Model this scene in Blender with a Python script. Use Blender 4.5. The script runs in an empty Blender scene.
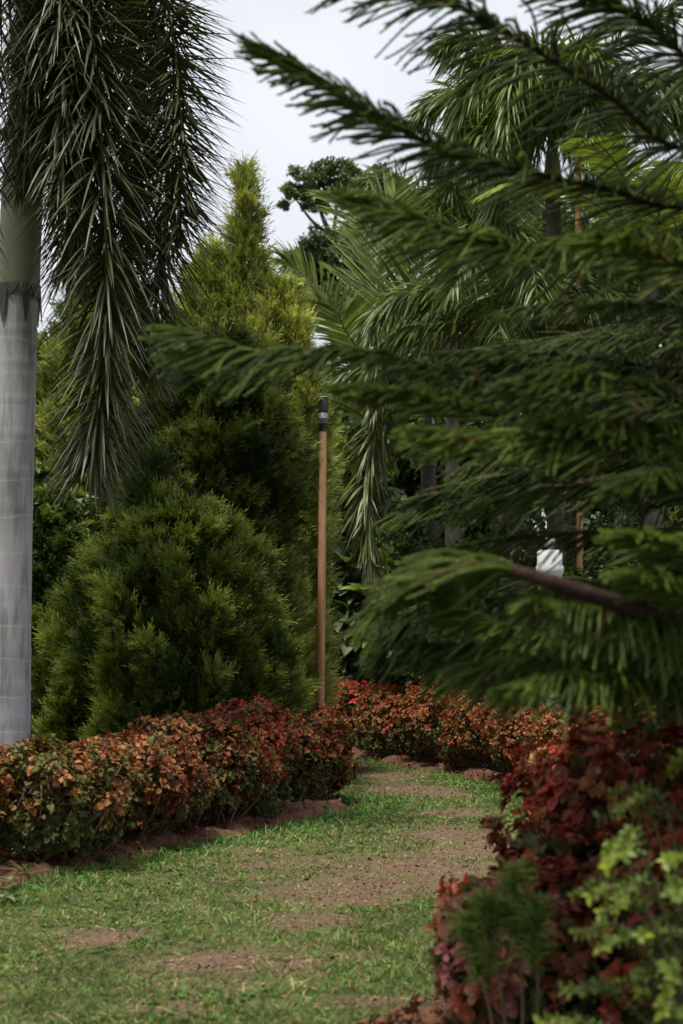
import bpy, math, random
import numpy as np

rng = np.random.default_rng(11)
random.seed(5)
SC = bpy.context.scene
COL = SC.collection
R = math.radians

# ------------------------------------------------------------------ camera
CAM_Z, FOCAL = 1.5, 60.0
FPX = FOCAL / 36.0 * 1024.0
PITCH = math.atan((640 - 512) / FPX)
cam_d = bpy.data.cameras.new("camera")
cam = bpy.data.objects.new("camera", cam_d)
COL.objects.link(cam)
cam.location = (0, 0, CAM_Z)
cam.rotation_euler = (R(90) + PITCH, 0, 0)
cam_d.sensor_fit = 'VERTICAL'
cam_d.sensor_height = 36.0
cam_d.sensor_width = 24.0
cam_d.lens = FOCAL
cam_d.clip_start = 0.1
cam_d.clip_end = 3000
cam_d.dof.use_dof = True
cam_d.dof.focus_distance = 14.5
cam_d.dof.aperture_fstop = 2.7
SC.camera = cam

# ------------------------------------------------------------------ sky, sun, exposure
SUN_DIR = np.array([-0.16, -0.26, 0.95]); SUN_DIR /= np.linalg.norm(SUN_DIR)
SUN_ELEV = math.asin(SUN_DIR[2])
SUN_AZ = math.atan2(SUN_DIR[0], SUN_DIR[1])
world = bpy.data.worlds.new("World")
SC.world = world
world.use_nodes = True
nt = world.node_tree
nt.nodes.clear()
w_out = nt.nodes.new("ShaderNodeOutputWorld")
sky = nt.nodes.new("ShaderNodeTexSky")
sky.sky_type = 'NISHITA'
sky.sun_disc = False
sky.sun_elevation = SUN_ELEV
sky.sun_rotation = SUN_AZ
bg_sky = nt.nodes.new("ShaderNodeBackground")
bg_sky.inputs[1].default_value = 0.1
nt.links.new(sky.outputs[0], bg_sky.inputs[0])
tc = nt.nodes.new("ShaderNodeTexCoord")
cn = nt.nodes.new("ShaderNodeTexNoise")
cn.inputs["Scale"].default_value = 4.0
cn.inputs["Detail"].default_value = 5
cn.inputs["Roughness"].default_value = 0.5
nt.links.new(tc.outputs["Generated"], cn.inputs["Vector"])
cr = nt.nodes.new("ShaderNodeValToRGB")
cr.color_ramp.elements[0].position = 0.3
cr.color_ramp.elements[0].color = (0.60, 0.635, 0.70, 1)
cr.color_ramp.elements[1].position = 0.7
cr.color_ramp.elements[1].color = (0.79, 0.815, 0.86, 1)
nt.links.new(cn.outputs[0], cr.inputs[0])
bg_cloud = nt.nodes.new("ShaderNodeBackground")
bg_cloud.inputs[1].default_value = 1.07
nt.links.new(cr.outputs[0], bg_cloud.inputs[0])
mixw = nt.nodes.new("ShaderNodeMixShader")
mixw.inputs[0].default_value = 0.94
nt.links.new(bg_sky.outputs[0], mixw.inputs[1])
nt.links.new(bg_cloud.outputs[0], mixw.inputs[2])
nt.links.new(mixw.outputs[0], w_out.inputs[0])

sun_d = bpy.data.lights.new("sun", 'SUN')
sun_d.energy = 4.7
sun_d.angle = R(8)
sun_d.color = (1.0, 0.93, 0.80)
sun = bpy.data.objects.new("sun", sun_d)
COL.objects.link(sun)
from mathutils import Vector
sun.rotation_euler = Vector(SUN_DIR).to_track_quat('Z', 'Y').to_euler()

SC.view_settings.view_transform = 'Standard'
SC.view_settings.look = 'None'
SC.view_settings.gamma = 1.0
SC.view_settings.use_curve_mapping = False
SC.view_settings.exposure = 0.2
SC.cycles.use_denoising = True
SC.cycles.max_bounces = 6
SC.cycles.diffuse_bounces = 3
SC.cycles.transmission_bounces = 4

# ------------------------------------------------------------------ numeric helpers
UP = np.array([0.0, 0.0, 1.0])
CP, SP = math.cos(PITCH), math.sin(PITCH)


def at(px, py, Y):
    """the point at world depth Y seen at a pixel of the photograph (measuring aid)"""
    a = (px - 341.5) / FPX
    b = (512 - py) / FPX
    dy = CP - b * SP
    dz = SP + b * CP
    return np.array([a / dy * Y, Y, CAM_Z + dz / dy * Y])


def nrm(v):
    v = np.asarray(v, float)
    return v / np.maximum(np.linalg.norm(v, axis=-1, keepdims=True), 1e-9)


def unit(n):
    return nrm(rng.normal(size=(n, 3)))


class Lump:
    """smooth random field from a few sine waves"""
    def __init__(self, freq, n=7, seed=0):
        r = np.random.default_rng(seed)
        self.k = nrm(r.normal(size=(n, 3))) * freq * r.uniform(.6, 1.5, (n, 1))
        self.p = r.uniform(0, 6.28, n)

    def __call__(self, P):
        return np.sin(np.asarray(P) @ self.k.T + self.p).mean(-1) * 1.6


def spline(pts, n):
    """Catmull-Rom through pts, n samples"""
    P = np.asarray(pts, float)
    P = np.vstack([2 * P[0] - P[1], P, 2 * P[-1] - P[-2]])
    m = len(P) - 3
    t = np.linspace(0, m - 1e-6, n)
    i = t.astype(int)
    f = (t - i)[:, None]
    p0, p1, p2, p3 = P[i], P[i + 1], P[i + 2], P[i + 3]
    return .5 * (2 * p1 + (p2 - p0) * f + (2 * p0 - 5 * p1 + 4 * p2 - p3) * f**2 + (3 * p1 - p0 - 3 * p2 + p3) * f**3)


class MB:
    """collects vertices, quads and a tint per vertex, then becomes ONE mesh object"""
    def __init__(self):
        self.V, self.F, self.C, self.n = [], [], [], 0

    def add(self, V, F, C):
        V = np.asarray(V, float).reshape(-1, 3)
        C = np.broadcast_to(np.asarray(C, float), (len(V), 3))
        self.V.append(V)
        self.F.append(np.asarray(F, int).reshape(-1, 4) + self.n)
        self.C.append(C)
        self.n += len(V)

    def instances(self, tv, tf, M, P, C, tc=None):
        """copies of a template: M (n,3,3) columns are the axes, P (n,3), C (n,3)"""
        n, k = len(P), len(tv)
        V = np.einsum('nij,kj->nki', M, tv) + P[:, None, :]
        F = (np.asarray(tf)[None] + (np.arange(n) * k)[:, None, None]).reshape(-1, 4)
        CC = np.repeat(C[:, None, :], k, 1)
        if tc is not None:
            CC = CC * tc[None, :, None]
        self.add(V.reshape(-1, 3), F, CC.reshape(-1, 3))

    def strips(self, B, D, L, W, g, N, C, segs=3, prof=None, tipc=1.0, fold=0.0):
        """blades: base B, direction D, length L, width W, gravity droop g, face normal hint N"""
        n = len(B)
        s = np.linspace(0, 1, segs + 1)
        if prof is None:
            prof = np.sin(np.pi * np.clip(.12 + .88 * s, 0, 1)) ** .6
            prof[-1] = 0.06
        L = np.broadcast_to(L, (n,)).astype(float)
        W = np.broadcast_to(W, (n,)).astype(float)
        g = np.broadcast_to(g, (n,)).astype(float)
        D = nrm(D)
        x = s[None, :, None]
        off = D[:, None] * x - UP * (g[:, None, None] * x**2)
        P = B[:, None] + L[:, None, None] * off
        T = nrm(D[:, None] - UP * (2 * g[:, None, None] * x))
        side = nrm(np.cross(T, np.broadcast_to(N, (n, 3))[:, None]))
        hw = .5 * W[:, None, None] * prof[None, :, None]
        if fold:
            up = np.cross(side, T) * hw * fold
            V = np.stack([P - side * hw + up, P, P + side * hw + up], 2).reshape(-1, 3)
            per = 3 * (segs + 1)
            f = []
            for i in range(segs):
                a = 3 * i
                f += [[a, a + 1, a + 4, a + 3], [a + 1, a + 2, a + 5, a + 4]]
        else:
            V = np.stack([P - side * hw, P + side * hw], 2).reshape(-1, 3)
            per = 2 * (segs + 1)
            f = [[2 * i, 2 * i + 1, 2 * i + 3, 2 * i + 2] for i in range(segs)]
        F = (np.array(f)[None] + (np.arange(n) * per)[:, None, None]).reshape(-1, 4)
        C = np.broadcast_to(np.asarray(C, float), (n, 3))
        k = 3 if fold else 2
        ramp = (1 + (tipc - 1) * s)
        CC = (C[:, None, None, :] * ramp[None, :, None, None]) * np.ones((1, 1, k, 1))
        self.add(V, F, CC.reshape(-1, 3))

    def tubes(self, P, rad, sides, C, cap=True):
        """P (n,k,3) centre lines, rad (n,k)"""
        P = np.asarray(P, float)
        if P.ndim == 2:
            P = P[None]
        n, k, _ = P.shape
        rad = np.broadcast_to(rad, (n, k))
        T = nrm(np.gradient(P, axis=1))
        m = nrm(T.mean(1))
        ref = np.where(np.abs(m[:, 2:3]) > .8, np.array([[1., .3, 0]]), np.array([[0, .1, 1.]]))
        A = nrm(np.cross(T, ref[:, None]))
        Bv = np.cross(T, A)
        th = np.arange(sides) / sides * 2 * np.pi
        ring = A[:, :, None] * np.cos(th)[None, None, :, None] + Bv[:, :, None] * np.sin(th)[None, None, :, None]
        V = P[:, :, None] + ring * rad[:, :, None, None]
        f = []
        for i in range(k - 1):
            for j in range(sides):
                a, b = i * sides + j, i * sides + (j + 1) % sides
                f.append([a, b, b + sides, a + sides])
        F = (np.array(f)[None] + (np.arange(n) * k * sides)[:, None, None]).reshape(-1, 4)
        C = np.asarray(C, float)
        if C.ndim == 2:
            C = np.repeat(C, k * sides, 0)
        self.add(V.reshape(-1, 3), F, C)

    def lathe(self, prof, sides, C, centre=(0, 0, 0)):
        """prof: list of (radius, z)"""
        prof = np.asarray(prof, float)
        k = len(prof)
        th = np.arange(sides) / sides * 2 * np.pi
        V = np.stack([np.outer(prof[:, 0], np.cos(th)), np.outer(prof[:, 0], np.sin(th)),
                      np.repeat(prof[:, 1:2], sides, 1)], -1) + np.asarray(centre)
        f = []
        for i in range(k - 1):
            for j in range(sides):
                a, b = i * sides + j, i * sides + (j + 1) % sides
                f.append([a, b, b + sides, a + sides])
        self.add(V.reshape(-1, 3), f, C)

    def build(self, name, mat, parent=None, smooth=False, base=(0, 0, 0)):
        V = np.vstack(self.V) - np.asarray(base, float)
        F = np.vstack(self.F)
        C = np.vstack(self.C)
        me = bpy.data.meshes.new(name)
        me.vertices.add(len(V))
        me.vertices.foreach_set("co", V.astype(np.float32).ravel())
        me.loops.add(F.size)
        me.loops.foreach_set("vertex_index", F.astype(np.int32).ravel())
        me.polygons.add(len(F))
        me.polygons.foreach_set("loop_start", (np.arange(len(F)) * 4).astype(np.int32))
        me.polygons.foreach_set("loop_total", np.full(len(F), 4, np.int32))
        if smooth:
            me.polygons.foreach_set("use_smooth", np.ones(len(F), bool))
        at_ = me.attributes.new("tint", 'FLOAT_COLOR', 'POINT')
        at_.data.foreach_set("color", np.hstack([C, np.ones((len(C), 1))]).astype(np.float32).ravel())
        me.update(calc_edges=True)
        me.validate()
        me.materials.append(mat)
        o = bpy.data.objects.new(name, me)
        COL.objects.link(o)
        if parent is not None:
            o.parent = parent
        return o


def frames(d, n):
    """matrices whose columns are side, d, face normal"""
    d = nrm(d)
    s = nrm(np.cross(d, n))
    z = np.cross(s, d)
    return np.stack([s, d, z], -1)


def thing(name, loc, label, cat, group=None):
    o = bpy.data.objects.new(name, None)
    o.empty_display_size = .2
    COL.objects.link(o)
    o.location = tuple(loc)
    o['label'] = label
    o['category'] = cat
    if group:
        o['group'] = group
    return o


def tag(o, label=None, cat=None, group=None, kind=None):
    for k, v in (('label', label), ('category', cat), ('group', group), ('kind', kind)):
        if v:
            o[k] = v
    return o


# ------------------------------------------------------------------ materials
def new_mat(name):
    m = bpy.data.materials.new(name)
    m.use_nodes = True
    t = m.node_tree
    t.nodes.clear()
    return m, t, t.nodes.new, t.links.new


def leaf_mat(name, rough=.45, trans=.28, spec=.35, mottling=.25, scale=30, tr_tint=(1.25, 1.3, .55)):
    m, t, N, K = new_mat(name)
    out = N("ShaderNodeOutputMaterial")
    a = N("ShaderNodeAttribute"); a.attribute_name = "tint"
    tc = N("ShaderNodeTexCoord")
    nz = N("ShaderNodeTexNoise"); nz.inputs["Scale"].default_value = scale; nz.inputs["Detail"].default_value = 3
    K(tc.outputs["Object"], nz.inputs["Vector"])
    mr = N("ShaderNodeMapRange")
    mr.inputs[1].default_value, mr.inputs[2].default_value = .3, .7
    mr.inputs[3].default_value, mr.inputs[4].default_value = 1 - mottling, 1 + mottling
    K(nz.outputs[0], mr.inputs[0])
    mul = N("ShaderNodeVectorMath"); mul.operation = 'SCALE'
    K(a.outputs["Color"], mul.inputs[0]); K(mr.outputs[0], mul.inputs["Scale"])
    p = N("ShaderNodeBsdfPrincipled")
    p.inputs["Roughness"].default_value = rough
    p.inputs["Specular IOR Level"].default_value = spec
    K(mul.outputs[0], p.inputs["Base Color"])
    tr = N("ShaderNodeBsdfTranslucent")
    m2 = N("ShaderNodeVectorMath"); m2.operation = 'MULTIPLY'
    m2.inputs[1].default_value = tr_tint
    K(mul.outputs[0], m2.inputs[0]); K(m2.outputs[0], tr.inputs[0])
    mx = N("ShaderNodeMixShader"); mx.inputs[0].default_value = trans
    K(p.outputs[0], mx.inputs[1]); K(tr.outputs[0], mx.inputs[2]); K(mx.outputs[0], out.inputs[0])
    return m


def rough_mat(name, c1, c2, scale=8, stretch=(1, 1, 1), rough=.85, bump=.4, use_tint=False, spec=.3):
    m, t, N, K = new_mat(name)
    out = N("ShaderNodeOutputMaterial")
    tc = N("ShaderNodeTexCoord")
    mp = N("ShaderNodeMapping"); mp.inputs["Scale"].default_value = stretch
    K(tc.outputs["Object"], mp.inputs[0])
    nz = N("ShaderNodeTexNoise"); nz.inputs["Scale"].default_value = scale
    nz.inputs["Detail"].default_value = 8; nz.inputs["Roughness"].default_value = .65
    K(mp.outputs[0], nz.inputs["Vector"])
    rp = N("ShaderNodeValToRGB")
    rp.color_ramp.elements[0].position, rp.color_ramp.elements[1].position = .32, .68
    rp.color_ramp.elements[0].color = (*c1, 1); rp.color_ramp.elements[1].color = (*c2, 1)
    K(nz.outputs[0], rp.inputs[0])
    p = N("ShaderNodeBsdfPrincipled"); p.inputs["Roughness"].default_value = rough
    p.inputs["Specular IOR Level"].default_value = spec
    K(rp.outputs[0], p.inputs["Base Color"])
    b = N("ShaderNodeBump"); b.inputs["Strength"].default_value = bump; b.inputs["Distance"].default_value = .02
    K(nz.outputs[0], b.inputs["Height"]); K(b.outputs[0], p.inputs["Normal"])
    K(p.outputs[0], out.inputs[0])
    return m


M_CYP = leaf_mat("cypress_foliage", rough=.6, trans=.25, spec=.2, scale=9, mottling=.35)
M_PINE = leaf_mat("pine_needles", rough=.5, trans=.15, spec=.25, scale=14)
M_PALM = leaf_mat("palm_leaflets", rough=.42, trans=.22, spec=.4, scale=6)
M_COP = leaf_mat("copper_leaves", rough=.5, trans=.22, spec=.16, scale=45, mottling=.35, tr_tint=(1.4, .8, .5))
M_GOLD = leaf_mat("golden_leaves", rough=.42, trans=.3, spec=.35, scale=40)
M_BROAD = leaf_mat("broad_leaves", rough=.45, trans=.25, spec=.3, scale=4, mottling=.3)
M_GRASS = leaf_mat("grass_blades", rough=.55, trans=.3, spec=.2, scale=3, mottling=.3)
M_CRUMB = leaf_mat("soil_crumb", rough=1.0, trans=0.0, spec=.1, scale=60)
M_BARK = rough_mat("bark", (.05, .035, .025), (.14, .1, .075), 14, (1, 1, .3), .95, .7)
M_BOUGH = rough_mat("pine_bark", (.014, .007, .006), (.055, .026, .02), 20, (1, 1, 1), .95, .9)
M_WOOD = rough_mat("weathered_wood", (.26, .12, .055), (.52, .31, .17), 11, (1, 1, .07), .75, .35)
M_TIMBER = rough_mat("bare_timber", (.30, .15, .07), (.42, .23, .12), 9, (1, 1, .08), .8, .3)
M_STEM = rough_mat("shrub_stem", (.08, .05, .03), (.18, .12, .08), 30, (1, 1, .4), .9, .4)
M_RACHIS = rough_mat("frond_stalk", (.10, .11, .05), (.17, .17, .08), 10, (1, 1, .5), .55, .1)
M_BLACK = rough_mat("black_tin", (.012, .012, .013), (.03, .03, .032), 25, (1, 1, 1), .45, .1, spec=.5)
M_GREYTIN = rough_mat("grey_tin", (.10, .11, .12), (.17, .18, .19), 20, (1, 1, 1), .4, .1, spec=.5)
M_WHITE = rough_mat("white_paint", (.34, .34, .355), (.55, .55, .56), 6, (1, 1, .4), .6, .1)
M_SOIL = rough_mat("red_soil", (.045, .021, .014), (.17, .085, .055), 16, (1, 1, 1), 1.0, 1.0, spec=.1)
M_CSHAFT = rough_mat("palm_crownshaft", (.065, .075, .045), (.135, .145, .095), 5, (1, 1, .25), .6, .15)


def palm_trunk_mat():
    m, t, N, K = new_mat("palm_trunk")
    out = N("ShaderNodeOutputMaterial")
    tc = N("ShaderNodeTexCoord")
    sep = N("ShaderNodeSeparateXYZ"); K(tc.outputs["Object"], sep.inputs[0])
    nz0 = N("ShaderNodeTexNoise"); nz0.inputs["Scale"].default_value = 2.2; nz0.inputs["Detail"].default_value = 3
    K(tc.outputs["Object"], nz0.inputs["Vector"])
    ad = N("ShaderNodeMath"); ad.operation = 'MULTIPLY_ADD'; ad.inputs[1].default_value = .17
    K(nz0.outputs[0], ad.inputs[0]); K(sep.outputs[2], ad.inputs[2])
    dv = N("ShaderNodeMath"); dv.operation = 'DIVIDE'; dv.inputs[1].default_value = .285; K(ad.outputs[0], dv.inputs[0])
    fr = N("ShaderNodeMath"); fr.operation = 'FRACT'; K(dv.outputs[0], fr.inputs[0])
    ring = N("ShaderNodeValToRGB")
    e = ring.color_ramp.elements
    e[0].position, e[0].color = 0, (1, 1, 1, 1)
    e[1].position, e[1].color = .07, (0, 0, 0, 1)
    K(fr.outputs[0], ring.inputs[0])
    # vertical stains
    mp = N("ShaderNodeMapping"); mp.inputs["Scale"].default_value = (1, 1, .12); K(tc.outputs["Object"], mp.inputs[0])
    st = N("ShaderNodeTexNoise"); st.inputs["Scale"].default_value = 16; st.inputs["Detail"].default_value = 6
    st.inputs["Roughness"].default_value = .6
    K(mp.outputs[0], st.inputs["Vector"])
    big = N("ShaderNodeTexNoise"); big.inputs["Scale"].default_value = 3.0; big.inputs["Detail"].default_value = 4
    mp2 = N("ShaderNodeMapping"); mp2.inputs["Scale"].default_value = (1, 1, .35); K(tc.outputs["Object"], mp2.inputs[0]); K(mp2.outputs[0], big.inputs["Vector"])
    sr = N("ShaderNodeValToRGB")
    e = sr.color_ramp.elements
    e[0].position, e[0].color = .36, (.19, .19, .19, 1)
    e[1].position, e[1].color = .53, (.34, .33, .345, 1)
    K(st.outputs[0], sr.inputs[0])
    br = N("ShaderNodeValToRGB")
    e = br.color_ramp.elements
    e[0].position, e[0].color = .35, (.72, .72, .72, 1)
    e[1].position, e[1].color = .62, (1.08, 1.08, 1.1, 1)
    K(big.outputs[0], br.inputs[0])
    mm = N("ShaderNodeMix"); mm.data_type = 'RGBA'; mm.blend_type = 'MULTIPLY'; mm.inputs[0].default_value = 1
    K(sr.outputs[0], mm.inputs[6]); K(br.outputs[0], mm.inputs[7])
    m3 = N("ShaderNodeMix"); m3.data_type = 'RGBA'; m3.inputs[7].default_value = (.44, .44, .455, 1)
    rm = N("ShaderNodeMath"); rm.operation = 'MULTIPLY'; rm.inputs[1].default_value = .42
    K(ring.outputs[0], rm.inputs[0]); K(rm.outputs[0], m3.inputs[0]); K(mm.outputs[2], m3.inputs[6])
    p = N("ShaderNodeBsdfPrincipled"); p.inputs["Roughness"].default_value = .85
    K(m3.outputs[2], p.inputs["Base Color"])
    b = N("ShaderNodeBump"); b.inputs["Strength"].default_value = .35; b.inputs["Distance"].default_value = .02
    K(st.outputs[0], b.inputs["Height"]); K(b.outputs[0], p.inputs["Normal"])
    K(p.outputs[0], out.inputs[0])
    return m


M_TRUNK = palm_trunk_mat()
M_DULLTRUNK = rough_mat("dull_palm_trunk", (.05, .045, .035), (.11, .10, .085), 12, (1, 1, .4), .9, .3)

# ------------------------------------------------------------------ ground
bump_a, bump_b = Lump(.9, seed=1), Lump(4.2, seed=2)
edge_n, edge_n2, edge_n3 = Lump(3.2, 9, seed=3), Lump(11, 9, seed=4), Lump(34, 9, seed=14)


def ground_z(X, Y):
    P = np.stack([X, Y, 0 * X], -1)
    near = np.exp(-((np.abs(X) / 9) ** 4 + (np.abs(Y - 15) / 16) ** 4))
    return near * (.022 * bump_a(P) + .008 * bump_b(P))


# bare patches of the worn path: (x, y, half width, half depth, rotation)
PATCH = [(.46, 11.2, .85, 1.0, -.5), (.75, 11.9, .5, 1.0, -.4), (.2, 10.6, .6, .6, -.3), (.08, 10.1, .34, .42, -.3), (-.62, 8.15, .42, .42, .1), (.72, 13.2, .38, .6, -.2),
         (.95, 15.0, .35, .35, 0), (.62, 17.2, .28, .45, .3), (.35, 18.9, .4, .4, .2), (.15, 20.4, .3, .5, 0), (-.16, 9.25, .3, .25, 0), (.95, 17.0, .25, .5, 0),
         (-1.2, 8.7, .2, .22, 0), (.1, 7.2, .25, .13, 0), (-.75, 7.1, .25, .12, 0), (.9, 19.5, .3, .5, 0), (1.15, 12.3, .35, .7, 0)]


def bare(X, Y):
    """1 on bare soil, 0 on turf"""
    P = np.stack([X, Y, 0 * X], -1)
    wob = edge_n(P) * .55 + edge_n2(P) * .5 + edge_n3(P) * .45
    b = np.full(np.shape(X), -9.0)
    for (cx, cy, ax, ay, r) in PATCH:
        dx, dy = X - cx, Y - cy
        u = dx * math.cos(r) + dy * math.sin(r)
        v = -dx * math.sin(r) + dy * math.cos(r)
        b = np.maximum(b, 1.0 - np.sqrt((u / ax) ** 2 + (v / ay) ** 2))
    b = np.clip((b * .8 + wob * 1.0) * .95 + .42, 0, 1)
    spots = np.clip((edge_n2(P + 7.3) + .6 * edge_n3(P + 3.1) + .5 * edge_n(P + 1.1) - .95) * 2.5, 0, 1)
    return np.maximum(b, spots * .8)


def axis(lo, hi, step, far):
    mid = np.arange(lo, hi + 1e-6, step)
    g = step * np.cumprod(np.full(40, 1.32))
    out = np.cumsum(g)
    out = out[out < far]
    out = np.append(out, far)
    return np.concatenate([lo - out[::-1], mid, hi + out])


gx, gy = axis(-4.2, 4.2, .06, 900), axis(3.5, 26, .06, 900)
GX, GY = np.meshgrid(gx, gy)
GZ = ground_z(GX, GY)
gm = MB()
nx, ny = len(gx), len(gy)
idx = np.arange(nx * ny).reshape(ny, nx)
gf = np.stack([idx[:-1, :-1], idx[:-1, 1:], idx[1:, 1:], idx[1:, :-1]], -1).reshape(-1, 4)
bv = bare(GX, GY).ravel()
gm.add(np.stack([GX, GY, GZ], -1).reshape(-1, 3), gf, np.stack([bv, bv, bv], -1))


def ground_mat():
    m, t, N, K = new_mat("turf_and_soil")
    out = N("ShaderNodeOutputMaterial")
    a = N("ShaderNodeAttribute"); a.attribute_name = "tint"
    tc = N("ShaderNodeTexCoord")
    n1 = N("ShaderNodeTexNoise"); n1.inputs["Scale"].default_value = 48; n1.inputs["Detail"].default_value = 9; n1.inputs["Roughness"].default_value = .7
    n2 = N("ShaderNodeTexNoise"); n2.inputs["Scale"].default_value = 3.2; n2.inputs["Detail"].default_value = 6
    K(tc.outputs["Object"], n1.inputs["Vector"]); K(tc.outputs["Object"], n2.inputs["Vector"])
    soil = N("ShaderNodeValToRGB")
    e = soil.color_ramp.elements
    e[0].position, e[0].color = .36, (.07, .042, .028, 1)
    e[1].position, e[1].color = .64, (.235, .16, .11, 1)
    K(n1.outputs[0], soil.inputs[0])
    turf = N("ShaderNodeValToRGB")
    e = turf.color_ramp.elements
    e[0].position, e[0].color = .3, (.045, .06, .02, 1)
    e[1].position, e[1].color = .72, (.12, .125, .05, 1)
    K(n2.outputs[0], turf.inputs[0])
    mx = N("ShaderNodeMix"); mx.data_type = 'RGBA'
    K(a.outputs["Fac"], mx.inputs[0]); K(turf.outputs[0], mx.inputs[6]); K(soil.outputs[0], mx.inputs[7])
    p = N("ShaderNodeBsdfPrincipled"); p.inputs["Roughness"].default_value = .97; p.inputs["Specular IOR Level"].default_value = .1
    K(mx.outputs[2], p.inputs["Base Color"])
    b = N("ShaderNodeBump"); b.inputs["Strength"].default_value = .8; b.inputs["Distance"].default_value = .025
    K(n1.outputs[0], b.inputs["Height"]); K(b.outputs[0], p.inputs["Normal"])
    K(p.outputs[0], out.inputs[0])
    return m


M_GROUND = ground_mat()
tag(gm.build("ground", M_GROUND, smooth=True), "worn lawn path of turf and bare soil", kind='structure')


# soil banks raised along the hedges
def soil_bank(name, line, width, height, seed):
    width *= .8
    c = spline(line, 160)
    T = nrm(np.gradient(c, axis=0)); S = np.stack([T[:, 1], -T[:, 0], 0 * T[:, 0]], -1)
    w = np.linspace(-1, 1, 25)
    la, lb, lc = Lump(5, seed=seed), Lump(19, 9, seed=seed + 1), Lump(60, 9, seed=seed + 2)
    P = c[:, None] + S[:, None] * (w[None, :, None] * width)
    flat = P.reshape(-1, 3)
    P = (flat + np.repeat(S, 25, 0) * (la(flat) * .06 + lb(flat) * .03)[:, None]).reshape(P.shape)
    h = np.clip(1 - np.abs(w) ** 3.2, 0, 1)[None, :] * height
    end = np.clip(np.minimum(np.arange(160), 159 - np.arange(160)) / 12, 0, 1)[:, None]
    flat = P.reshape(-1, 3)
    lump = (la(flat * 1.3) * .4 + lb(flat) * .3 + lc(flat) * .16).reshape(h.shape if h.shape[0] > 1 else P.shape[:2])
    Z = h * end * (1 + lump) - .02 + (lc(flat) * .008).reshape(P.shape[:2])
    P[:, :, 2] = ground_z(P[:, :, 0], P[:, :, 1]) + Z
    idx = np.arange(160 * 25).reshape(160, 25)
    f = np.stack([idx[:-1, :-1], idx[:-1, 1:], idx[1:, 1:], idx[1:, :-1]], -1).reshape(-1, 4)
    m = MB(); m.add(P.reshape(-1, 3), f, (1, 1, 1))
    return tag(m.build(name, M_SOIL, smooth=True), kind='structure')


LEFT_LINE = [(-3.3, 9.0, 0), (-2.32, 10.2, 0), (-1.95, 11.2, 0), (-1.42, 12.35, 0), (-.82, 13.7, 0), (-.28, 15.0, 0), (-.05, 15.6, 0)]
FAR_LINE = [(-.4, 24.0, 0), (.2, 22.6, 0), (.78, 20.9, 0), (1.42, 19.2, 0), (1.84, 17.7, 0), (2.2, 16.2, 0), (2.6, 14.6, 0)]
RIGHT_LINE = [(1.2, 8.8, 0), (.95, 7.6, 0), (.45, 6.75, 0), (.12, 6.1, 0), (.0, 5.4, 0)]
soil_bank("soil_bank", LEFT_LINE, .36, .10, 21)
soil_bank("soil_bank", FAR_LINE, .34, .08, 31)
soil_bank("soil_bank", RIGHT_LINE, .30, .065, 41)


# ------------------------------------------------------------------ grass (stuff)
def near_line(X, Y, line):
    c = spline(line, 80)[:, :2]
    d = np.full(X.shape, 9.0)
    for p in c:
        d = np.minimum(d, np.hypot(X - p[0], Y - p[1]))
    return d


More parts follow.
